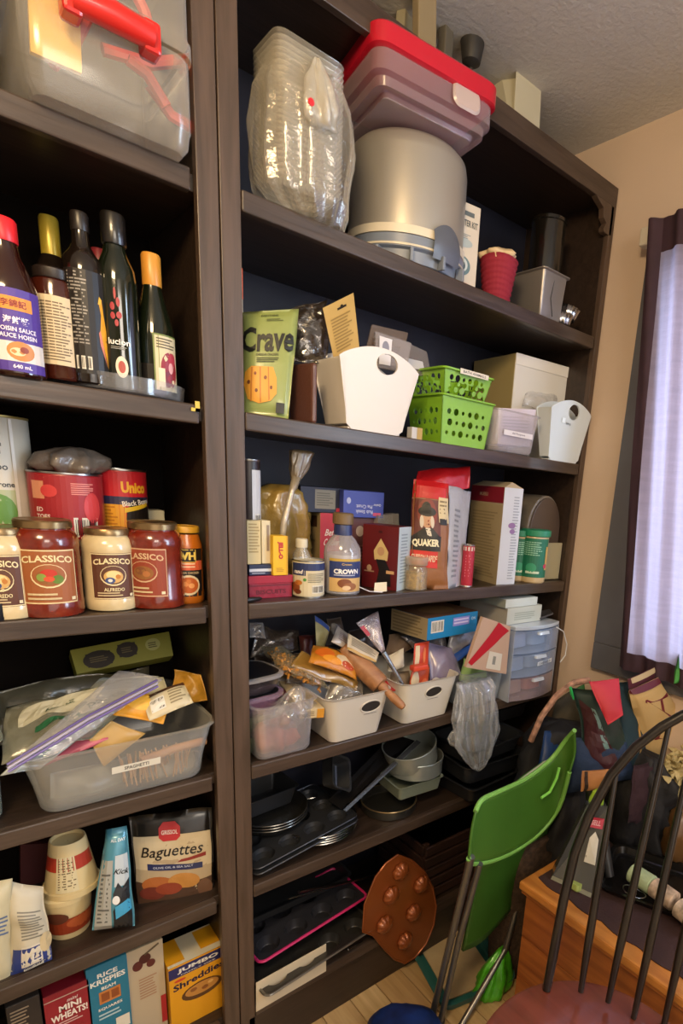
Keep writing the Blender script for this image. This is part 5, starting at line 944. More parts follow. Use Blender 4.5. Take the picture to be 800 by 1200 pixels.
# rolling pin
a, b, c = P(402, 760, .10), P(446, 803, .0), P(466, 832, -.055); ax = (b-a).normalized(); c = b+ax*.085
t = thing('rolling_pin', 'tan wooden rolling pin with turned handle lying across the bins', 'rolling pin', (a+b)/2)
PIN = wood('maple', '8a5c38', 'a8764c', .45, 4, 'X'); m_ = (a+b)/2
mb = MB(PIN); L_ = (b-a); mb.tube(rel([a, a+ax*.006, b-ax*.008, b-ax*.002, b], m_), [.020, .027, .027, .024, .010], 28); build('roller', mb, t, smooth=True)
mb = MB(PIN); mb.tube(rel([b-ax*.002, b+ax*.012, b+ax*.02, b+ax*.05, b+ax*.075, b+ax*.084, b+ax*.086], m_), [.013, .014, .009, .012, .011, .008, .002], 20); build('handle', mb, t, smooth=True)
slab('plastic_sheet', 'red plastic lid corner between the rolling pin and the next bin', 'lid', [(446, 813, .02), (466, 808, .02), (462, 799, .06), (447, 797, .06)], .004, C('b8222a', .35, coat=.3))
packet('candy_packet', 'orange-red and white packet pinched in the middle standing in the white bin', 'packet', [(478, 812, .03), (500, 812, .03), (503, 782, .04), (484, 782, .04)], .02, C('c04a24', .35, var=.35, vscale=25), [('e', .2, .5, .18, .4, 'c9b898'), ('e', .7, .4, .18, .2, 'd86a3a')], seed=71, crk=.004)
packet('candy_packet', 'upper half of the orange-red packet with white stripe above its band', 'packet', [(484, 782, .04), (502, 783, .04), (502, 752, .06), (486, 754, .06)], .02, C('c43f22', .35, var=.3, vscale=25), [('r', .05, .0, .28, .9, 'c9b898'), ('e', .6, .5, .1, .3, 'd87a4a')], seed=72, crk=.004)
mb = MB(C('d0482c', .4)); q = P(491, 782, .02); mb.box(-.026, .026, -.012, .012, -.008, .008); tag(build('rubber_band', mb, loc=q, bevel=.004), 'wide orange band round the middle of the orange-red packet', 'band')
packet('paper_packet', 'crumpled cream paper between the spatula and the orange packet', 'packet', [(455, 786, .06), (474, 780, .06), (472, 760, .08), (456, 766, .08)], .03, C('c4b8a0', .6, bump=.5), seed=73, crk=.01)
packet('paper_packet', 'brown kraft paper crumpled behind the cream paper', 'packet', [(450, 770, .14), (495, 758, .14), (492, 738, .17), (455, 745, .17)], .03, C('6a5644', .6, bump=.5), seed=74, crk=.012)
packet('candy_bag', 'milky bag of lilac and blue icing sugar right of the orange packet', 'bag', [(504, 802, .04), (540, 790, .04), (530, 758, .08), (500, 752, .09)], .05, C('9a90b4', .25, film=.7, var=.3, vscale=14), seed=75, crk=.006)
packet('candy_bag', 'grey clear bag above the lilac bag under the blue box', 'bag', [(498, 765, .10), (530, 765, .10), (518, 740, .14), (470, 744, .14)], .04, C('7a7274', .2, film=.5, bump=.7), seed=76, crk=.008)
mb = MB(C('c9c2b8', .35)); q = P(512, 806, .02); mb.tube([(.026*math.cos(a), .004*math.sin(a), .026*math.sin(a)) for a in [2*math.pi*i/24 for i in range(24)]], .0045, 8, closed=True); tag(build('tape_ring', mb, loc=q, rot=(R(-10), 0, R(20)), smooth=True), 'white ring of tape standing in the bin grip', 'tape')
# clear bin four with hanging bag
tapered_bin('clear_bin', 'clear bin behind the hanging plastic bag, left of the drawer unit', zd, 541, 584, 790, -.0, .20, C('c4ccd0', .15, film=.18), .010, rad=.015)
packet('produce_bag', 'green and white printed bag in the clear bin above the hanging bag', 'packet', [(538, 798, .03), (572, 792, .03), (566, 775, .06), (543, 772, .06)], .03, C('8cae6a', .35, var=.35, vscale=26), seed=77, crk=.008)
hb = P(557, 798, -.035); zb_ = P(572, 895, -.035).z-hb.z
sack('hanging_plastic_bag', 'long clear crinkled plastic bag hanging from the clear bin to the pan shelf', 'bag', (hb.x, -.045, hb.z), [(0, .066, .022, 0, .015), (-.02, .070, .030, 0, 0), (zb_*.35, .080, .036, -.002, -.01), (zb_*.6, .076, .036, .006, -.012), (zb_*.8, .054, .028, .016, -.01), (zb_*.95, .024, .016, .026, -.008), (zb_, .004, .004, .030, -.006)], C('e6ecf2', .06, film=.13, bump=.7, bscale=30), seed=22, amp=.26, folds=12, sub=9, seg=110, zf=8)
sack('plastic_bag', 'side lobe of film to the left of the hanging bag', 'bag', (P(531, 860, -.02).x, -.03, P(531, 875, -.02).z), [(0, .006, .006, .01, 0), (.015, .022, .014, .004, 0), (.035, .026, .016, 0, 0), (.055, .018, .014, .006, 0), (.065, .006, .006, .012, 0)], C('e6ecf2', .06, film=.13, bump=.7, bscale=30), seed=25, amp=.3, sub=5)
packet('foil_packet', 'crumpled silver-white packet in front of the blue lipped tray', 'packet', [(524, 768, .08), (560, 752, .08), (562, 730, .10), (526, 742, .10)], .03, C('b0b0b4', .25, film=.8, bump=.9, var=.2), seed=78, crk=.012)
packet('fabric_packet', 'blue edge of folded packet under the silver-white packet', 'packet', [(534, 777, .06), (565, 752, .06), (566, 745, .07), (530, 768, .08)], .012, C('1e4ea8', .4), seed=79, crk=.002)
slab('bakery_box', 'open tan and white carton with big red print left of the drawers', 'box', [(546, 782, -.05), (593, 790, -.05), (598, 734, -.05), (566, 723, -.05)], .012, C('b89c88', .55), [('p', [(.0, .1), (.1, .05), (.55, .55), (.75, .75), (.95, .9), (.55, 1), (.35, .7)], 'b01c2a'), ('r', .45, .05, .82, .4, 'cfcabc'), ('r', .58, .15, .66, .32, '8a8a84')])
bz = P(500, 751, .02)
o, w, d, h = carton('blue_cake_box', 'bright blue flat box with barcode and beige end on top of the pile', 'box', bz.z, .02, 500, 458, 558, 725, C('1f7db4', .4), yaw=6, left=[('r', 0, 0, 1, 1, '9a8a6a'), ('l', .05, .05, .95, .95, 6, '7a6a4c')], front=[('b', .06, .3, .3, .85), ('r', .48, .45, .82, .85, '8a8ad0'), ('l', .5, .5, .8, .8, 2, 'd0c8e8'), ('t', .9, .7, .14, 'ON', 'c4d8e8', {})], top=[('r', 0, 0, 1, 1, '6a4a34'), ('e', .5, .5, .3, .3, '8a6a44')])
for (cs, th_, cl, kw, lb, sd_) in (
    ([(296, 800, .20), (345, 790, .20), (340, 762, .24), (300, 765, .24)], .06, '4a3c30', dict(film=.6, bump=.8), 'brown-grey clear bag behind the stacked food containers', 201),
    ([(335, 800, .14), (392, 805, .12), (388, 770, .17), (345, 765, .18)], .06, '6a5238', dict(film=.6, bump=.8), 'amber clear bag under the orange chips bag', 202),
    ([(380, 822, .06), (425, 815, .04), (420, 795, .08), (385, 798, .09)], .05, 'a49a8c', dict(film=.45, bump=.9), 'pale crinkled bag filling the left of the rolling pin bin', 203),
    ([(404, 765, .16), (448, 760, .16), (440, 735, .19), (410, 738, .19)], .05, '3a302c', dict(bump=.7), 'dark crumpled wrapper behind the white and beige packet', 204),
    ([(458, 812, .07), (482, 812, .06), (480, 785, .09), (456, 790, .10)], .04, '8a7a68', dict(bump=.7, var=.3), 'tan paper wrapper inside the bin left of the orange packet', 205),
    ([(500, 812, .06), (536, 800, .05), (534, 782, .08), (502, 788, .09)], .05, '8a8494', dict(film=.5, bump=.8), 'grey-lilac crinkled film inside the bin with the orange packet', 206),
    ([(352, 770, .22), (372, 768, .22), (370, 742, .24), (350, 745, .24)], .03, '5a2a24', dict(bump=.5), 'dark red wrapper corner at the back of the bin shelf', 207),
    ([(546, 806, .07), (588, 800, .06), (584, 778, .09), (548, 782, .09)], .05, 'a8b0a8', dict(film=.5, bump=.9), 'pale film filling the clear bin by the drawers', 208),
    ([(505, 742, .12), (548, 748, .10), (556, 738, .12), (510, 732, .14)], .03, '9a5a44', dict(var=.4), 'red-brown printed packet edge under the blue cake box', 209)):
    packet('wrapped_packet', lb, 'packet', cs, th_, C(cl, .28, **kw), seed=sd_, crk=.010)
# drawer unit
yd = -.03; xl = X(592, yd, zd)+.012; zt_ = Zv(736, X(597, yd, zd+.2), yd)-zd; wd_ = .215; dd = .26
t = thing('drawer_unit', 'small milky blue three-drawer plastic unit with paper label, right end of bin shelf', 'drawers', (xl+wd_/2, yd+dd/2, zd)); DM = C('c6d0e0', .2, film=.42)
BX = .013
def bow(z0, z1, ins=0): # bowed front shell
    pts = []
    for k in range(9): s = k/8; pts.append((-wd_/2+ins+(wd_-2*ins)*s, -dd/2+ins*0-.020*(1-(2*s-1)**2)))
    return [[(x_, y_, z0) for x_, y_ in pts]+[(wd_/2-ins, dd/2, z0), (-wd_/2+ins, dd/2, z0)], [(x_, y_, z1) for x_, y_ in pts]+[(wd_/2-ins, dd/2, z1), (-wd_/2+ins, dd/2, z1)]]
mb = MB(C('ccd8e6', .25, film=.6)); mb.rings(bow(zt_-.012, zt_)); build('top', mb, t, bevel=.002)
for sg in (-1, 1): mb = MB(DM); mb.box(sg*wd_/2-.0015, sg*wd_/2+.0015, -dd/2, dd/2, 0, zt_-.013); build('side', mb, t)
hd = (zt_-.013)/3
for k in range(3):
    dr = MB(C(('b8a8b0', 'a8bcdc', 'a8bcdc')[k], .2, film=.36)); dr.rings(bow(hd*k+.002, hd*(k+1)-.003, .003)); o = build('drawer', dr, t, bevel=.001)
    mb = MB(C('e0e8f0', .15, film=.5)); mb.rrect([(0, 0), (.002, .008), (.004, .009)], .055, .016, .007); build('pull', mb, o, loc=(0, -dd/2-.024, hd*(k+1)-.014), smooth=True)
    mb = MB(C(('a08a8c', '8a9cc0', '8a9cc4')[k], .5)); mb.rrect([(.01, 0), (0, .006), (.004, hd*.6), (.02, hd*.68)], wd_*.42, dd*.6, .02); o2 = build('contents', mb, o, loc=(-wd_*.22, -.02, hd*k+.006), smooth=True)
    mb = MB(C(('b86a5c', '9aa8c0', '8498b8')[k], .5)); mb.rrect([(.01, 0), (0, .006), (.004, hd*.5), (.02, hd*.6)], wd_*.40, dd*.6, .02); build('contents', mb, o, loc=(wd_*.23, -.02, hd*k+.006), smooth=True)
decal([('r', 0, 0, 1, 1, 'd8dce0'), ('t', .5, .5, .5, 'CAKE DECOR', '6a6e76', {'w': .8})], lambda s, tt, l: (-.01+.085*s, -dd/2-.0215-l+.011*s*s, hd*1.45+.014*tt), .085, .014, t, off=.0015)
a = P(652, 735, -.06); pts = [P(u, v, -.06) for u, v in ((652, 735), (660, 740), (664, 755), (662, 768), (656, 776))]; m_ = pts[2].copy()
mb = MB(C('d8dadc', .4)); mb.tube(rel(pts, m_), .0018, 6); tag(build('cord', mb, loc=m_, smooth=True), 'white cord looping out beside the drawer unit', 'cord')
o, w, d, h = carton('card_box', 'lower pale grey-green carton lying on the drawer unit', 'box', zd+zt_+.001, .0, 593, 550, 633, 713, C('b9bdb4', .55), left=[('r', 0, 0, 1, 1, 'a39e94')], front=[('l', .2, .2, .8, .7, 4, '98a094')], min_d=.22)
carton('card_box', 'upper slim white carton stacked on the lower pale carton', 'box', zd+zt_+h+.002, .0, 592, 550, 629, 703, C('c4ccc8', .55), left=[('r', 0, 0, 1, 1, '8f948c')], min_d=.22)
slab('drawer_sign', 'dark glasses-like clutter on top of the drawer unit', 'clutter', [(632, 724, .0), (648, 718, .0), (644, 714, .06), (632, 716, .06)], .006, C('4a4a4e', .4))

# ================================================================== pan shelf
ze = SE
DARK = C('4c4d50', .36, metal=.75, bump=.05, bscale=90); TIN = C('85867f', .28, metal=.9); TIN2 = C('9aa09c', .34, metal=.6); BLACKP = C('202226', .3, coat=.3)
def round_pan(name, label, c, rot, r, h, m, rim=None, flare=.0):
    t = thing(name, label, 'pan', c, tuple(R(a) for a in rot))
    mb = MB(m); mb.lathe([(.001, .0015), (r-.004, .0015), (r-.0015, .004), (r+flare-.0015, h), (r+flare, h), (r+.0005, .002), (r-.004, 0), (.001, 0)], 48, cap=False); build('wall', mb, t, smooth=True)
    mb = MB(rim or m); mb.tube([((r+flare+.001)*math.cos(2*math.pi*i/56), (r+flare+.001)*math.sin(2*math.pi*i/56), h) for i in range(56)], .0022, 6, closed=True); build('rolled_rim', mb, t, smooth=True)
    return t
def rect_pan(name, label, c, rot, w, d, h, m, lip=.006, flare=.006, rad=.012):
    t = thing(name, label, 'pan', c, tuple(R(a) for a in rot))
    mb = MB(m); mb.rrect([(flare+.004, .0), (flare, .003), (0, h-.002), (-lip, h), (-lip, h+.0015), (.001, h), (flare+.0012, .004), (flare+.006, .0015)], w, d, rad, cap=False); mb.rrect([(flare+.004, 0), (flare+.004, .0014)], w, d, rad); build('shell', mb, t, smooth=True)
    return t
def muffin_tray(name, label, c, rot, nx, ny, m, pitch=.072, cup=.028, edge=None):
    t = thing(name, label, 'baking tray', c, tuple(R(a) for a in rot)); w, d = nx*pitch+.012, ny*pitch+.012; dep = .026
    holes = [circ(-w/2+.006+pitch*(i+.5), -d/2+.006+pitch*(j+.5), cup, n=18) for i in range(nx) for j in range(ny)]
    q = .018; out = []
    for sx, sy, a0 in ((1, 1, 0), (-1, 1, 90), (-1, -1, 180), (1, -1, 270)): out += [(sx*(w/2-q)+q*math.cos(R(a0+18*k)), sy*(d/2-q)+q*math.sin(R(a0+18*k))) for k in range(6)]
    mb = MB(m); panel(mb, out, holes, lambda x_, y_, l: (x_, y_, dep+l), .0012); build('plate', mb, t)
    for hl in holes:
        cx_ = sum(p[0] for p in hl)/18; cy_ = sum(p[1] for p in hl)/18; mb = MB(m); mb.lathe([(.001, .001), (cup*.72, .001), (cup*.78, .003), (cup, dep)], 20, c=(cx_, cy_, 0), cap=False); build('cup', mb, t, smooth=True)
    mb = MB(edge or m); mb.tube([(x_, y_, dep) for x_, y_ in out], .004 if edge else .0025, 6, closed=True); build('rim', mb, t, smooth=True)
    return t
# pie plates under the trays
pc = Vector((X(372, .12, ze), .115, ze))
for k in range(4): round_pan('pie_plate', ('lowest', 'second', 'third', 'topmost')[k]+' shiny silver pie plate in the stack under the muffin trays', (pc.x, pc.y, ze+.001+.007*k), (0, 0, 0), .078+.0*k, .022, C('b5b3ac', .2, metal=1), flare=.024)
muffin_tray('muffin_tray', 'lower dark muffin tray tilted on the silver pie plates', (.19, .125, ze+.012), (0, -6, 4), 4, 3, DARK)
muffin_tray('muffin_tray', 'upper dark muffin tray tilted on the silver pie plates', (.19, .13, ze+.024), (0, -6, 4), 4, 3, DARK)
q = P(322, 950, .16)
for k in range(3): round_pan('round_cake_pan', ('lower', 'middle', 'upper')[k]+' thin-rimmed grey cake pan of the nest at the left of the pan shelf', (q.x-.01, .17, ze+.052+.008*k), (0, 0, 0), .085, .022, C('6c6a66', .25, metal=.9), flare=.012)
t = rect_pan('loaf_pan', 'dark rectangular pan standing on the nested cake pans by the divider', (q.x-.03, .20, ze+.085), (0, 0, 6), .17, .12, .055, DARK, flare=.012)
q = P(400, 912, .05); rect_pan('square_tin', 'small square dark tin tipped on its side behind the leaning cookie sheet', (q.x-.01, .10, q.z-.01), (62, 35, 20), .085, .085, .04, DARK, flare=.006)
slab('cookie_sheet', 'thin dark cookie sheet leaning diagonally toward the springform pans', 'baking tray', [(402, 949, .03), (406, 951, .025), (493, 870, .09), (488, 867, .10)], .003, C('3c3c3c', .4, metal=.6))
slab('cookie_sheet', 'second dark sheet behind the leaning one with raised lip', 'baking tray', [(384, 938, .10), (400, 948, .06), (486, 868, .13), (462, 860, .17)], .003, C('2c2a2a', .35, metal=.8))
p0 = Vector((X(456, .10, ze), .10, ze)); round_pan('cake_tin', 'low round dark tin on the shelf under the square tin', (p0.x, .105, ze+.001), (0, 0, 0), .083, .028, C('5c5a54', .3, metal=.85), rim=C('8f7a58', .3, metal=.8))
rect_pan('square_cake_tin', 'greenish grey square cake tin under the round springform pans', (X(478, .10, ze+.05), .105, ze+.052), (0, 0, -4), .155, .155, .045, C('8a9484', .35, metal=.4), flare=.006)
q = P(490, 905, .09); pr_ = round_pan('springform_pan', 'lower grey springform pan with small clip on its right', (X(487, .10, ze+.10), .105, ze+.100), (0, 0, 0), .085, .050, TIN2)
mb = MB(TIN); mb.tube([(.084, -.02, .012), (.096, -.022, .014), (.096, -.024, .034), (.085, -.022, .036)], .002, 6); build('clip', mb, pr_, smooth=True)
round_pan('springform_pan', 'upper grey round pan tilted inside the lower springform pan', (X(484, .10, ze+.14), .11, ze+.135), (4, -14, 0), .082, .062, TIN2)
# roasters at right
for k, (dz, w_, d_, h_, x_, rz) in enumerate(((.0, .26, .20, .055, .83, 4), (.058, .25, .19, .065, .83, -3), (.128, .25, .19, .055, .82, 2))):
    rect_pan('roasting_pan', ('lowest dark roasting pan of the stack at the right of the pan shelf', 'middle dark roasting pan with rolled rim at the right of the pan shelf', 'top dark roasting pan under the hanging plastic bag')[k], (x_, .06, ze+dz+.001), (0, 0, rz), w_, d_, h_, BLACKP, lip=.010, flare=.012, rad=.03)
rect_pan('roasting_pan', 'wide black pan in shadow directly under the drawer unit', (.96, .17, ze+.19), (0, 0, 0), .24, .2, .05, C('1c1c1e', .35), lip=.008, rad=.03)

# ================================================================== bottom shelf
zg = SG
slab('paper_sheet', 'white paper hanging over the edge of the bottom shelf under the muffin trays', 'paper', [(300, 1186, -.006), (382, 1138, -.006), (382, 1106, -.006), (300, 1152, -.006)], .002, C('cfc0a4', .7))
muffin_tray('muffin_tray', 'grey muffin tray under the pink-edged one on the bottom shelf', (.215, .10, zg+.030), (0, -3, 3), 4, 3, C('54524f', .3, metal=.8), .082, .031, edge=C('8a877f', .3, metal=.9))
muffin_tray('muffin_tray', 'dark muffin tray with bright pink rim on the bottom shelf', (.225, .12, zg+.085), (0, -4, 4), 4, 2, C('3a3a40', .3, metal=.5), .082, .031, edge=C('c22a68', .4))
rect_pan('baking_dish', 'dark shallow dish behind the pink-rimmed tray', (.22, .22, zg+.12), (0, 0, 0), .34, .18, .03, DARK)
for nm, lb, a, b, r_ in (('wire_rack_rod', 'long silver skewer lying diagonally above the pink-rimmed tray', P(338, 1053, -.01), P(458, 1020, .10), .0026), ('wire_rack_rod', 'short bright rod sticking out below the copper mould', P(408, 1113, -.02), P(434, 1097, .04), .002), ('wire_rack_rod', 'thin shiny tool lying behind the silver skewer', P(350, 1045, .04), P(425, 1030, .12), .004)):
    m_ = (a+b)/2; mb = MB(C('b0b0b0', .25, metal=1)); mb.tube(rel([a, m_, b], m_), r_, 8); tag(build('skewer', mb, loc=m_, smooth=True), lb, 'utensil')
# copper pumpkin mould
mo = [(425, 1092), (427, 1060), (440, 1028), (452, 1012), (466, 1002), (482, 1008), (497, 1021), (507, 1040), (511, 1062), (508, 1084), (499, 1106), (486, 1122), (474, 1129), (462, 1124), (450, 1112), (437, 1096)]
pts = [P(u, v, -.025) for u, v in mo]; m_ = sum(pts, Vector())/len(pts); COP = C('8c4a22', .3, metal=.35, coat=.4, bump=.08, bscale=200)
t = thing('pumpkin_mould', 'copper brown silicone baking mould with six pumpkin cups leaning at the bottom shelf', 'baking mould', m_)
mb = MB(COP); panel(mb, [(p.x-m_.x, p.z-m_.z) for p in pts], [], lambda a, b, l: (a, -l, b), .004); build('sheet', mb, t, bevel=.001)
mb = MB(COP); mb.tube([(p.x-m_.x, 0, p.z-m_.z) for p in pts], .003, 6, closed=True); build('rim', mb, t, smooth=True)
for u, v in ((468, 1020), (492, 1035), (457, 1048), (483, 1068), (449, 1082), (473, 1101)):
    p = P(u, v, -.025)-m_; mb = MB(COP); rr_ = []
    for z, q in ((0, 1.0), (.006, 1.0), (.014, .86), (.020, .55), (.022, .2)):
        rr_.append([(.026*q*(1+.16*abs(math.sin(4*a))*(1 if z else .3)-.06)*math.cos(a), -z-.001, .026*q*(1+.16*abs(math.sin(4*a))-.06)*math.sin(a)) for a in [2*math.pi*i/48 for i in range(48)]])
    mb.rings(rr_); o = build('pumpkin_cup', mb, t, smooth='all', loc=p, rot=(0, R(random.uniform(-40, 40)), 0))
# dark slatted crate behind the mould
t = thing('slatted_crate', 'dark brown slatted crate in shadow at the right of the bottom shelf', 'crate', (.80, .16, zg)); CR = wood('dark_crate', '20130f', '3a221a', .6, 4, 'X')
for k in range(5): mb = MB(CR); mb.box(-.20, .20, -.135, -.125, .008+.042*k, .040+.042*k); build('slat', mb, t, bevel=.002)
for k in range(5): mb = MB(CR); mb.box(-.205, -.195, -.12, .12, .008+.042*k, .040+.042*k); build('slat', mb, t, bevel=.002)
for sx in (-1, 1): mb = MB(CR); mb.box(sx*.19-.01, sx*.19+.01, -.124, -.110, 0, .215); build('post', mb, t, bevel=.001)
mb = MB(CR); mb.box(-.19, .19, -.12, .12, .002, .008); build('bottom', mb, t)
# ================================================================== floor, chairs, chest and bags
# teal tray on the floor
q = G(540, 1120, 0); t = thing('teal_tray', 'teal plastic tray on the floor behind the green folding chair', 'tray', (.66, -.08, 0), (0, 0, R(-14)))
TE = C('2a5e5a', .3, coat=.3)
mb = MB(TE); mb.rrect([(.01, .0), (.004, .004), (0, .035), (-.012, .037), (-.012, .041), (.002, .041), (.006, .008), (.014, .004)], .24, .34, .03, cap=False); mb.rrect([(.012, .002), (.0125, .004)], .24, .34, .03); build('shell', mb, t, smooth=True)
mb = MB(C('b09a74', .7, var=.1)); mb.box(-.085, .085, -.135, .135, 0, .004); tag(build('cardboard_sheet', mb, loc=(.66, -.08, .006), rot=(0, 0, R(-14))), 'tan cardboard sheet lying in the teal tray', 'cardboard')
packet('newspaper', 'crumpled pale paper lying in the teal tray', 'paper', [(.60, -.15, .045), (.72, -.17, .045), (.73, -.05, .05), (.62, -.03, .05)], .008, C('b8ad98', .7), seed=3, crk=.004) if False else None
q = G(578, 1178, 0); sack('green_bag', 'bright green glossy bag on the floor beside the chest', 'bag', (q.x+.03, q.y+.04, 0), [(0, .05, .04, 0, 0), (.015, .065, .05, 0, 0), (.06, .06, .04, .01, 0), (.11, .045, .025, .02, 0), (.14, .02, .01, .03, 0)], C('4aa81e', .3, coat=.3, bump=.5, var=.3, vscale=18), seed=31, amp=.22)
q = G(462, 1190, .06); sack('blue_cushion', 'dark blue patterned cushion lying on the floor at the bottom edge', 'cushion', (q.x-.025, q.y-.06, 0), [(0, .10, .08, 0, 0), (.02, .125, .10, 0, 0), (.06, .12, .10, 0, 0), (.085, .09, .08, 0, 0), (.095, .02, .02, 0, 0)], C('14306e', .5, var=.6, vscale=14), seed=33, amp=.08, folds=4)
# green folding chair, folded and leaning on the chest
GR = C('3f6a22', .4); GRL = C('78b052', .35)
fc = thing('folding_chair', 'green plastic folding chair with grey metal legs leaning against the wooden chest', 'chair', P(560, 1010, -.30)); FO = fc.location.copy()
def loft(name, rows, m, parent, org, th=.004, sub=4):
    def cr(p, n):   # catmull-rom resample
        out = []
        for i in range(len(p)-1):
            a, b, c, d = p[max(i-1, 0)], p[i], p[i+1], p[min(i+2, len(p)-1)]
            for k in range(n): s = k/n; out.append(.5*((2*b)+(c-a)*s+(2*a-5*b+4*c-d)*s*s+(3*b-a-3*c+d)*s**3))
        return out+[p[-1]]
    rs = [cr([P(*q)-org for q in r_], sub) for r_ in rows]; nn = len(rs[0]); cols = [cr([r_[i] for r_ in rs], sub) for i in range(nn)]
    mb = MB(m); nv = len(cols[0]); vs = [cols[i][j] for j in range(nv) for i in range(nn)]
    mb.add(vs, [(j*nn+i, j*nn+i+1, (j+1)*nn+i+1, (j+1)*nn+i) for j in range(nv-1) for i in range(nn-1)])
    o = build(name, mb, parent, smooth='all'); sd_ = o.modifiers.new('solid', 'SOLIDIFY'); sd_.thickness = th; sd_.offset = 0
    return o, rs
rows = [[(549, 1006, -.33), (553, 1012, -.318), (575, 1009, -.30), (603, 997, -.285), (632, 976, -.285), (655, 946, -.30), (667, 905, -.33)],
        [(552, 975, -.325), (558, 975, -.31), (578, 965, -.29), (608, 952, -.272), (640, 930, -.275), (662, 903, -.295), (674, 880, -.33)],
        [(557, 951, -.32), (565, 937, -.305), (588, 926, -.285), (617, 912, -.265), (645, 890, -.268), (662, 868, -.29), (673, 856, -.33)]]
bk_, rs = loft('backrest', rows, GR, fc, FO, .006)
mb = MB(GRL); mb.tube(rs[-1], .0065, 8); build('backrest_rim', mb, fc, smooth=True)
mb = MB(GRL); mb.tube(rs[0], .0065, 8); build('backrest_rim', mb, fc, smooth=True)
sl = [P(u, v, y)-FO for u, v, y in ((634, 935, -.292), (644, 928, -.292), (652, 912, -.30), (655, 900, -.305))]; mb = MB(C('8ada60', .3)); mb.tube(sl, .004, 8); build('grip_slot', mb, fc, smooth=True)
rows = [[(541, 1114, -.25), (562, 1104, -.245), (588, 1077, -.24), (620, 1036, -.24), (646, 992, -.245)],
        [(552, 1060, -.27), (575, 1052, -.26), (602, 1032, -.25), (632, 1003, -.25), (650, 975, -.255)],
        [(558, 1008, -.29), (578, 1006, -.28), (605, 994, -.265), (633, 973, -.265), (652, 950, -.27)]]
loft('seat_panel', rows, C('35601e', .4), fc, FO, .008)
LG = C('7a7a78', .28, metal=.8)
def legt(a, b, r_=.010, nm='leg'):
    mb = MB(LG); mb.tube([a-FO, (a+b)/2-FO, b-FO], r_, 10); return build(nm, mb, fc, smooth=True)
f1 = G(506, 1192, 0.0); legt(P(552, 1004, -.33), Vector((f1.x, f1.y, .005)))
f2 = G(520, 1198, 0.0); legt(P(562, 1012, -.32), P(538, 1100, -.28), .009); legt(P(538, 1100, -.28), Vector((f2.x-.015, f2.y, .005)), .009)
f3 = G(528, 1215, 0.0); legt(P(612, 1040, -.25), P(592, 1112, -.25), .009); legt(P(592, 1112, -.25), Vector((f3.x+.03, f3.y, .005)), .009)
a, b = P(588, 934, -.24)-FO, P(640, 893, -.25)-FO
mb = MB(C('cfd0cc', .3)); mb.tube([a, (a+b)/2+Vector((0, 0, .004)), b], .006, 8); build('seat_edge', mb, fc, smooth=True)
mb = MB(C('3f8a22', .35)); mb.tube([a+Vector((.01, .012, -.014)), (a+b)/2+Vector((.01, .012, -.010)), b+Vector((.01, .012, -.014))], .010, 8); build('seat_edge', mb, fc, smooth=True)
for pt in (f1, f2): mb = MB(C('1c1c1c', .5)); mb.lathe([(.013, 0), (.013, .02), (.011, .022)], 12); build('foot_cap', mb, fc, loc=Vector((pt.x-(.015 if pt is f2 else 0), pt.y, 0))-FO)

# wooden chest along the right wall
CZ = .47; ce = G(608, 1032, CZ); X0c, Y1c = ce.x, ce.y
PINE = wood('pine', '7d4018', 'a8622a', .38, 2.5, 'Y', .2); PINE_L = wood('pine_edge', 'a05c24', 'c9853c', .35, 2.5, 'Y', .3)
ch = thing('wooden_chest', 'orange-brown wooden chest with moulded lid standing under the window', 'chest', ((X0c+1.11)/2, Y1c-.45, 0)); ox, oy = ch.location.x, ch.location.y
hx_ = (1.11-X0c)/2
def cpart(nm, b, m, bev=.003): mb = MB(m); mb.box(*b); return build(nm, mb, ch, bevel=bev)
cpart('lid', (-hx_, hx_, -.45, .45, CZ-.026, CZ), PINE_L, .006)
cpart('lid_moulding', (-hx_+.006, hx_, -.444, .444, CZ-.038, CZ-.026), PINE)
for k in range(3):
    cpart('front_board', (-hx_+.014, -hx_+.03, -.43, .43, .03+.134*k, .03+.134*(k+1)-.002), PINE, .0015)
cpart('end_board', (-hx_+.03, hx_-.01, .41, .43, .03, CZ-.038), PINE); cpart('end_board', (-hx_+.03, hx_-.01, -.43, -.41, .03, CZ-.038), PINE)
cpart('plinth', (-hx_+.004, hx_, -.44, .44, 0, .03), PINE)
# runner with scalloped edge
RN = C('38211f', .85, bump=.4, bscale=160, var=.15)
mb = MB(RN); n = 90; vs = []; y0_, y1_ = -.84, .425
for i in range(n+1):
    yy = y0_+(y1_-y0_)*i/n; xx = -hx_+.052-.010*abs(math.sin(i*math.pi/7.5))*1; vs += [(xx, yy, 0), (hx_-.04, yy, 0), (xx, yy, .0025), (hx_-.04, yy, .0025)]
fs = []
for i in range(n): a = 4*i; b = a+4; fs += [(a+2, b+2, b+3, a+3), (a, a+1, b+1, b), (a, b, b+2, a+2), (a+1, a+3, b+3, b+1)]
y0_ = -.42
mb.add([(x_, max(y_, -.44), z_) for x_, y_, z_ in vs], fs); tag(build('table_runner', mb, loc=(ox, oy, CZ+.0005)), 'dark maroon runner with scalloped edge lying on the wooden chest', 'table runner')
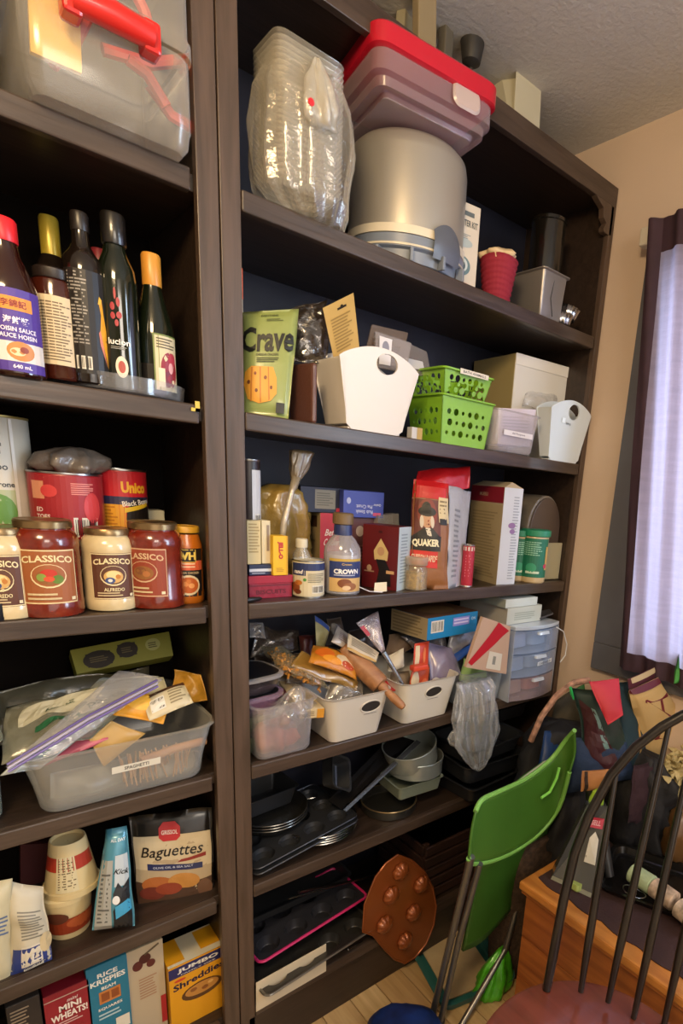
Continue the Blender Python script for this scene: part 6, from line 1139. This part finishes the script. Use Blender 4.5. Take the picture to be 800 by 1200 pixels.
# steam cleaner head
cz = CZ+.004
b0, b1 = G(645, 1030, cz), G(692, 1052, cz)
t = slab('floor_cleaner_tank', 'grey wedge-shaped floor cleaner tank with red band and lime tip on the chest', 'cleaner', [b0, b1, P(712, 945, b1.y+.05), P(688, 943, b1.y+.07)], .06, C('4a4a48', .2, coat=.4),
     [('r', .0, .0, 1, .05, '8c8c7c'), ('p', [(.62, .34), (.95, .34), (.90, .62), (.72, .70), (.58, .62)], 'c9c4b4'), ('e', .78, .57, .12, .06, 'b8605a'), ('r', .1, .74, .95, .86, 'a8263a'), ('t', .55, .80, .06, 'BISSELL', 'd8a8a8', {'w': .6}), ('l', .62, .38, .9, .48, 2, '8a8678')], bevel=.006)
t.name = 'floor_cleaner_tank'
q = P(706, 938, b1.y+.06)-t.location; mb = MB(C('96b83a', .35)); mb.rrect([(0, -.03), (.002, 0), (.008, .02), (.016, .024)], .045, .035, .012, c=q+Vector((0, .02, 0))); build('lime_tip', mb, t, smooth=True)
q = G(684, 1048, cz)-t.location; mb = MB(C('9aa85a', .35)); mb.rrect([(.004, 0), (0, .006), (.004, .02)], .05, .04, .01, c=q+Vector((.01, .03, 0))); build('lime_foot', mb, t, smooth=True)
mb = MB(C('2a2a2c', .35)); c = G(722, 1040, cz); mb.tube([(0, 0, .012), (.015, .05, .10), (.03, .10, .17), (.02, .12, .24)], [.012, .018, .022, .016], 12); tag(build('cleaner_hose', mb, loc=(c.x+.01, c.y+.03, cz), smooth=True), 'dark ribbed cleaner handle standing right of the grey tank', 'cleaner')
# roasting tray with napkin rolls
c = G(775, 1062, cz); tr = rect_pan('serving_tray', 'black metal tray with rolled edge on the runner', (c.x+.07, c.y+.02, cz), (0, 0, 20), .22, .34, .022, C('1c1a19', .25, metal=.5, coat=.3), lip=.010, rad=.035)
tr['category'] = 'tray'
for k, (u, v, du, dv, cc, lb) in enumerate(((752, 1030, 22, 14, 'a8b890', 'pale green wrapped roll lying in the black tray'), (778, 1048, 22, 16, 'b8a08a', 'pink flowered napkin roll in the black tray beside the green roll'), (806, 1072, 20, 16, 'c0aa94', 'second pink flowered napkin roll cut off by the right edge'))):
    a, b = G(u-du*.6, v-dv*.6, cz+.045), G(u+du*.6, v+dv*.6, cz+.045); m_ = (a+b)/2
    mb = MB(C(cc, .7, var=.25 if k == 0 else .5, vscale=10 if k == 0 else 55)); dirv = (b-a).normalized(); mb.tube(rel([a, a+dirv*.004, b-dirv*.004, b], m_), [.020, .026, .026, .020], 20); tag(build('napkin_roll', mb, loc=m_, smooth=True), lb, 'napkin roll', 'rolls in the black tray')
mb = MB(C('8a8a86', .3, metal=1)); c2 = G(742, 1050, cz+.03); mb.tube([(.03*math.cos(a), .03*math.sin(a), .02*math.sin(a*.5)) for a in [2*math.pi*i/20 for i in range(20)]], .0013, 5, closed=True); tag(build('wire_loop', mb, loc=c2, smooth=True), 'thin wire loop lying at the left end of the black tray', 'wire')
# brown kettle-like pot behind
c = G(790, 1010, cz); sack('brown_cushion', 'gold-brown satin cushion behind the napkin rolls', 'cushion', (c.x+.09, c.y+.0, cz), [(0, .10, .05, 0, 0), (.03, .14, .06, 0, 0), (.10, .15, .06, 0, 0), (.16, .12, .05, 0, 0), (.20, .05, .03, 0, 0), (.205, .01, .01, 0, 0)], C('6a4a26', .4, coat=.2, var=.25, vscale=6), seed=41, amp=.08)
sack('dark_jacket', 'black crumpled cloth heap behind the floor cleaner', 'cloth', (.93, -.26, .30), [(0, .12, .10, 0, 0), (.10, .13, .10, 0, 0), (.22, .12, .09, 0, 0), (.31, .09, .07, 0, 0), (.35, .03, .03, 0, 0)], C('121114', .8, bump=.4, var=.3), seed=43, amp=.35)
t = sack('straw_basket', 'brown straw basket edge between the green chair and the chest', 'basket', (.80, -.20, .0), [(0, .08, .07, 0, 0), (.2, .09, .08, 0, 0), (.42, .12, .09, 0, 0), (.50, .12, .08, 0, 0), (.51, .03, .02, 0, 0)], C('3c2c20', .85, bump=.9, bscale=120, var=.5, vscale=70), seed=44, amp=.08)
packet('shopping_bag', 'dark maroon cloth bag under the tan tote beside the flowers', 'bag', [(735, 965, -.45), (775, 965, -.47), (768, 895, -.46), (742, 898, -.44)], .04, C('2e1620', .8, bump=.5), seed=99, crk=.010)
# cream flower garland
c = P(790, 912, -.50); mb = MB(C('b8a878', .7, var=.15, vscale=40)); rg = random.Random(12)
for i in range(420):
    p = Vector((rg.gauss(0, .030), rg.gauss(0, .022), rg.gauss(0, .036))); r_ = rg.uniform(.008, .016); n_ = Vector((rg.gauss(0, 1), rg.gauss(0, 1), rg.gauss(0, 1))).normalized(); a = n_.cross(Vector((0, .3, 1))).normalized(); b = n_.cross(a)
    mb.add([p+n_*r_*.35+0*a]+[p+(a*math.cos(k*math.pi/3)+b*math.sin(k*math.pi/3))*r_*(1.15 if k % 2 else .75) for k in range(6)]+[p-n_*r_*.5], [(0, 1+k, 1+(k+1) % 6) for k in range(6)]+[(7, 1+(k+1) % 6, 1+k) for k in range(6)])
tag(build('flower_bunch', mb, loc=c+Vector((.015, 0, 0))), 'bunch of small cream silk flowers at the right edge behind the chair', 'flowers', kind='stuff')
# ---- reusable bags
BY = -.42
packet('tote_bag', 'tan tote bag with thin maroon letters and maroon band at the right edge', 'bag', [(757, 905, -.40), (822, 890, -.44), (772, 792, -.42), (737, 808, -.39)], .07, C('b89a66', .85, bump=.15, bscale=200),
       [('t', .52, .82, .30, 'A', '6a1c28', {'rot': 62, 'b': -.01}), ('t', .56, .50, .30, 'D', '6a1c28', {'rot': 62, 'b': -.01}), ('t', .62, .22, .2, 'I', '6a1c28', {'rot': 62}),
        ('r', 0, .97, 1, 1, '5a1a26')], seed=81, crk=.006, freq=8, tp=.3)
packet('tote_bag_band', 'maroon band and cream strap along the top of the tan tote bag', 'bag', [(737, 811, -.385), (770, 796, -.40), (766, 782, -.40), (735, 796, -.385)], .012, C('52202c', .85), [('r', .1, .62, 1, .98, 'c0ae88')], seed=82, crk=.001)
packet('tote_bag', 'navy side of a bag standing behind the tan tote at the right edge', 'bag', [(790, 880, -.36), (815, 880, -.36), (776, 778, -.36), (762, 786, -.36)], .03, C('1b2a3c', .8), seed=83, crk=.006)
packet('shopping_bag', 'dark plum bag under the curtain behind the tan tote', 'bag', [(745, 830, -.22), (812, 850, -.26), (806, 775, -.27), (760, 772, -.22)], .05, C('2a1a26', .8), seed=84, crk=.008)
packet('shopping_bag', 'dark teal bag with cream stripe left of the tan tote', 'bag', [(730, 905, -.40), (760, 905, -.41), (746, 798, -.36), (722, 798, -.35)], .05, C('16303a', .8, var=.15), [('p', [(.42, .0), (.5, .0), (.62, .62), (.56, .66)], 'b08a4c'), ('r', .8, .1, .86, .9, '10181c')], seed=85, crk=.008, freq=12)
packet('shopping_bag', 'bright red bag flap folded over the heap of bags', 'bag', [(712, 850, -.41), (730, 838, -.43), (724, 796, -.38), (690, 798, -.34)], .02, C('b02030', .6, var=.12), seed=86, crk=.006, freq=14)
packet('shopping_bag', 'cream and white bag edge between the red flap and the teal bag', 'bag', [(714, 838, -.28), (722, 838, -.28), (722, 796, -.25), (708, 797, -.24)], .02, C('b8a078', .7), seed=87, crk=.004)
packet('shopping_bag', 'glossy dark bag with green and red photo print in the middle of the heap', 'bag', [(690, 905, -.33), (745, 910, -.42), (716, 812, -.36), (670, 806, -.27)], .05, C('1e3532', .4, var=.5, vscale=9), [('p', [(.05, .3), (.45, .05), (.75, .2), (.4, .8), (.1, .9)], '3c1820'), ('p', [(.5, .35), (.62, .3), (.45, .8), (.36, .82)], '6a8a8a')], seed=88, crk=.010, freq=14)
packet('shopping_bag', 'navy fabric bag folded low in the heap beside the green chair', 'bag', [(655, 930, -.28), (742, 918, -.42), (735, 868, -.40), (662, 866, -.27)], .07, C('1c3050', .8, var=.25, bump=.5), seed=89, crk=.014, freq=12)
packet('shopping_bag', 'royal blue bag rising behind the green chair back', 'bag', [(628, 912, -.20), (664, 905, -.22), (662, 858, -.18), (638, 856, -.16)], .04, C('16396e', .5), seed=90, crk=.006)
packet('shopping_bag', 'light green bag corner above the blue bag', 'bag', [(638, 872, -.14), (662, 862, -.15), (656, 850, -.13), (642, 845, -.12)], .02, C('3eb04e', .5, bump=.3), seed=91, crk=.004)
packet('floral_bag', 'white bag with red and green fruit print beside the roasting pans', 'bag', [(606, 930, -.10), (634, 905, -.14), (640, 850, -.10), (618, 868, -.07)], .04, C('b0a88c', .6, var=.3, vscale=22), [('e', .62, .62, .2, .14, 'a8282c'), ('e', .62, .62, .1, .07, 'd8a898'), ('e', .3, .3, .2, .1, '4a6a34'), ('e', .35, .8, .15, .08, '5a7a3a'), ('e', .6, .2, .16, .09, 'b89a3c'), ('e', .25, .55, .12, .07, '3c5a2c')], seed=92, crk=.006)
pts = [P(u, v, y) for u, v, y in ((622, 868, -.11), (634, 840, -.14), (652, 815, -.16), (672, 800, -.18), (690, 797, -.20))]; m_ = pts[2].copy()
mb = MB(C('a8806c', .7, var=.6, vscale=45)); mb.tube(rel(pts, m_), .010, 8); tag(build('bag_strap', mb, loc=m_, smooth=True), 'red and white patterned bag strap arching over the left of the heap', 'strap')
packet('floral_bag', 'grey-brown bag body under the patterned strap', 'bag', [(640, 870, -.10), (685, 880, -.14), (684, 802, -.13), (650, 822, -.10)], .05, C('4c4638', .7, var=.3, vscale=14), [('r', .5, .92, 1, 1.0, '2f6a34')], seed=93, crk=.010)
mb = MB(C('35c46a', .4)); a, b = P(668, 805, -.19), P(672, 820, -.20); m_ = (a+b)/2; mb.tube(rel([a, m_, b], m_), [.004, .006, .002], 8); tag(build('bag_tab', mb, loc=m_, smooth=True), 'small bright green tab hanging from the patterned strap', 'tag')
packet('paper_wrap', 'orange-tan cloth with dark stripe lying under the navy bag', 'cloth', [(680, 928, -.39), (712, 924, -.42), (716, 902, -.42), (682, 903, -.39)], .02, C('a06a38', .7, var=.2), [('r', .08, .0, .2, 1, '2a1a14')], seed=94, crk=.006)
packet('shopping_bag', 'tan and pink cloth scrap between the bags and the chair bow', 'cloth', [(722, 915, -.38), (745, 905, -.40), (742, 892, -.38), (722, 900, -.37)], .015, C('7a5a44', .7, var=.3), seed=95, crk=.005)
sack('dark_bag', 'large black bag body filling the gap between bookcase and chest', 'bag', (.98, -.15, 0), [(0, .13, .12, 0, 0), (.2, .15, .13, 0, 0), (.45, .15, .13, 0, 0), (.65, .13, .12, 0, 0), (.78, .08, .08, 0, 0), (.80, .01, .01, 0, 0)], C('10131a', .7, var=.3), seed=97, amp=.25)
sack('dark_bag', 'dark navy bag body standing on the chest under the tote bags', 'bag', (1.05, -.40, CZ+.004), [(0, .055, .14, 0, 0), (.12, .06, .15, 0, 0), (.22, .055, .14, 0, 0), (.30, .03, .08, 0, 0), (.31, .01, .01, 0, 0)], C('100f14', .7, var=.3, bump=.5), seed=98, amp=.3)
packet('green_pillow', 'green cushion corner at the right edge above the tan tote', 'cushion', [(790, 800, -.47), (815, 800, -.48), (815, 762, -.47), (796, 766, -.46)], .04, C('3c8a3a', .7), seed=96, crk=.004)

# ---- windsor chair in the foreground
SZ = .46; S0 = G(640, 1160, SZ); S1 = G(778, 1203, SZ); dch = (S1-S0).normalized(); nrm = Vector((-dch.y, dch.x, 0)); nrm = nrm if nrm.x > 0 else -nrm
up = (Vector((0, 0, 1))+nrm*.22).normalized(); pn = dch.cross(up).normalized()
def BP(u, v): return onplane(u, v, S0, pn)
wc = thing('spindle_chair', 'black spindle-back chair with red-brown wooden seat in the right foreground', 'chair', (S0.x-.1, S0.y-.2, 0)); WO = wc.location.copy()
BLKW = C('1c1715', .28, coat=.4, var=.3, vscale=30)
bow_px = [(640, 1160), (648, 1120), (660, 1055), (673, 1000), (690, 955), (716, 908), (745, 875), (775, 852), (800, 838), (830, 826), (862, 820), (895, 822), (925, 835)]
bp_ = [BP(u, v) for u, v in bow_px]
mb = MB(BLKW); mb.tube([p-WO for p in bp_], [.009]+[.0105]*(len(bp_)-1), 12); build('bow', mb, wc, smooth=True)
for (u0, v0), (u1, v1) in (((680, 1162), (722, 903)), ((712, 1174), (784, 849)), ((742, 1193), (822, 829)), ((776, 1208), (864, 820)), ((812, 1226), (905, 826))):
    a, b = BP(u0, v0), BP(u1, v1); a = a-WO; b = b-WO; mb = MB(BLKW); mb.tube([a, a.lerp(b, .25), a.lerp(b, .5), b], [.006, .0095, .008, .0055], 10); build('spindle', mb, wc, smooth=True)
SEATM = wood('red_stain', '5c2a1c', '74382a', .35, 2, 'Y', .4)
cS = Vector((S0.x-.125, S0.y-.175, 0)); c_ = (S0+S1)/2-nrm*.17; c_.z = 0; R_ = (S0-Vector((c_.x, c_.y, SZ))).length+.022
mb = MB(SEATM); mb.lathe([(.02, SZ-.035), (R_*.85, SZ-.035), (R_*.98, SZ-.024), (R_, SZ-.010), (R_*.985, SZ-.001), (R_*.95, SZ+.001), (R_*.6, SZ-.006), (.001, SZ-.008)], 64, c=c_-WO, cap=False); build('seat', mb, wc, smooth=True)
for a in (45, 135, 225, 315):
    d_ = dch*math.cos(R(a))+nrm*math.sin(R(a)); mb = MB(BLKW); q0 = c_+d_*R_*.7-WO; q1 = c_+d_*R_*.98-WO
    mb.tube([Vector((q0.x, q0.y, SZ-.034)), q0.lerp(q1, .5)+Vector((0, 0, (SZ-.034)/2)), Vector((q1.x, q1.y, 0))], [.012, .017, .010], 12); build('leg', mb, wc, smooth=True)
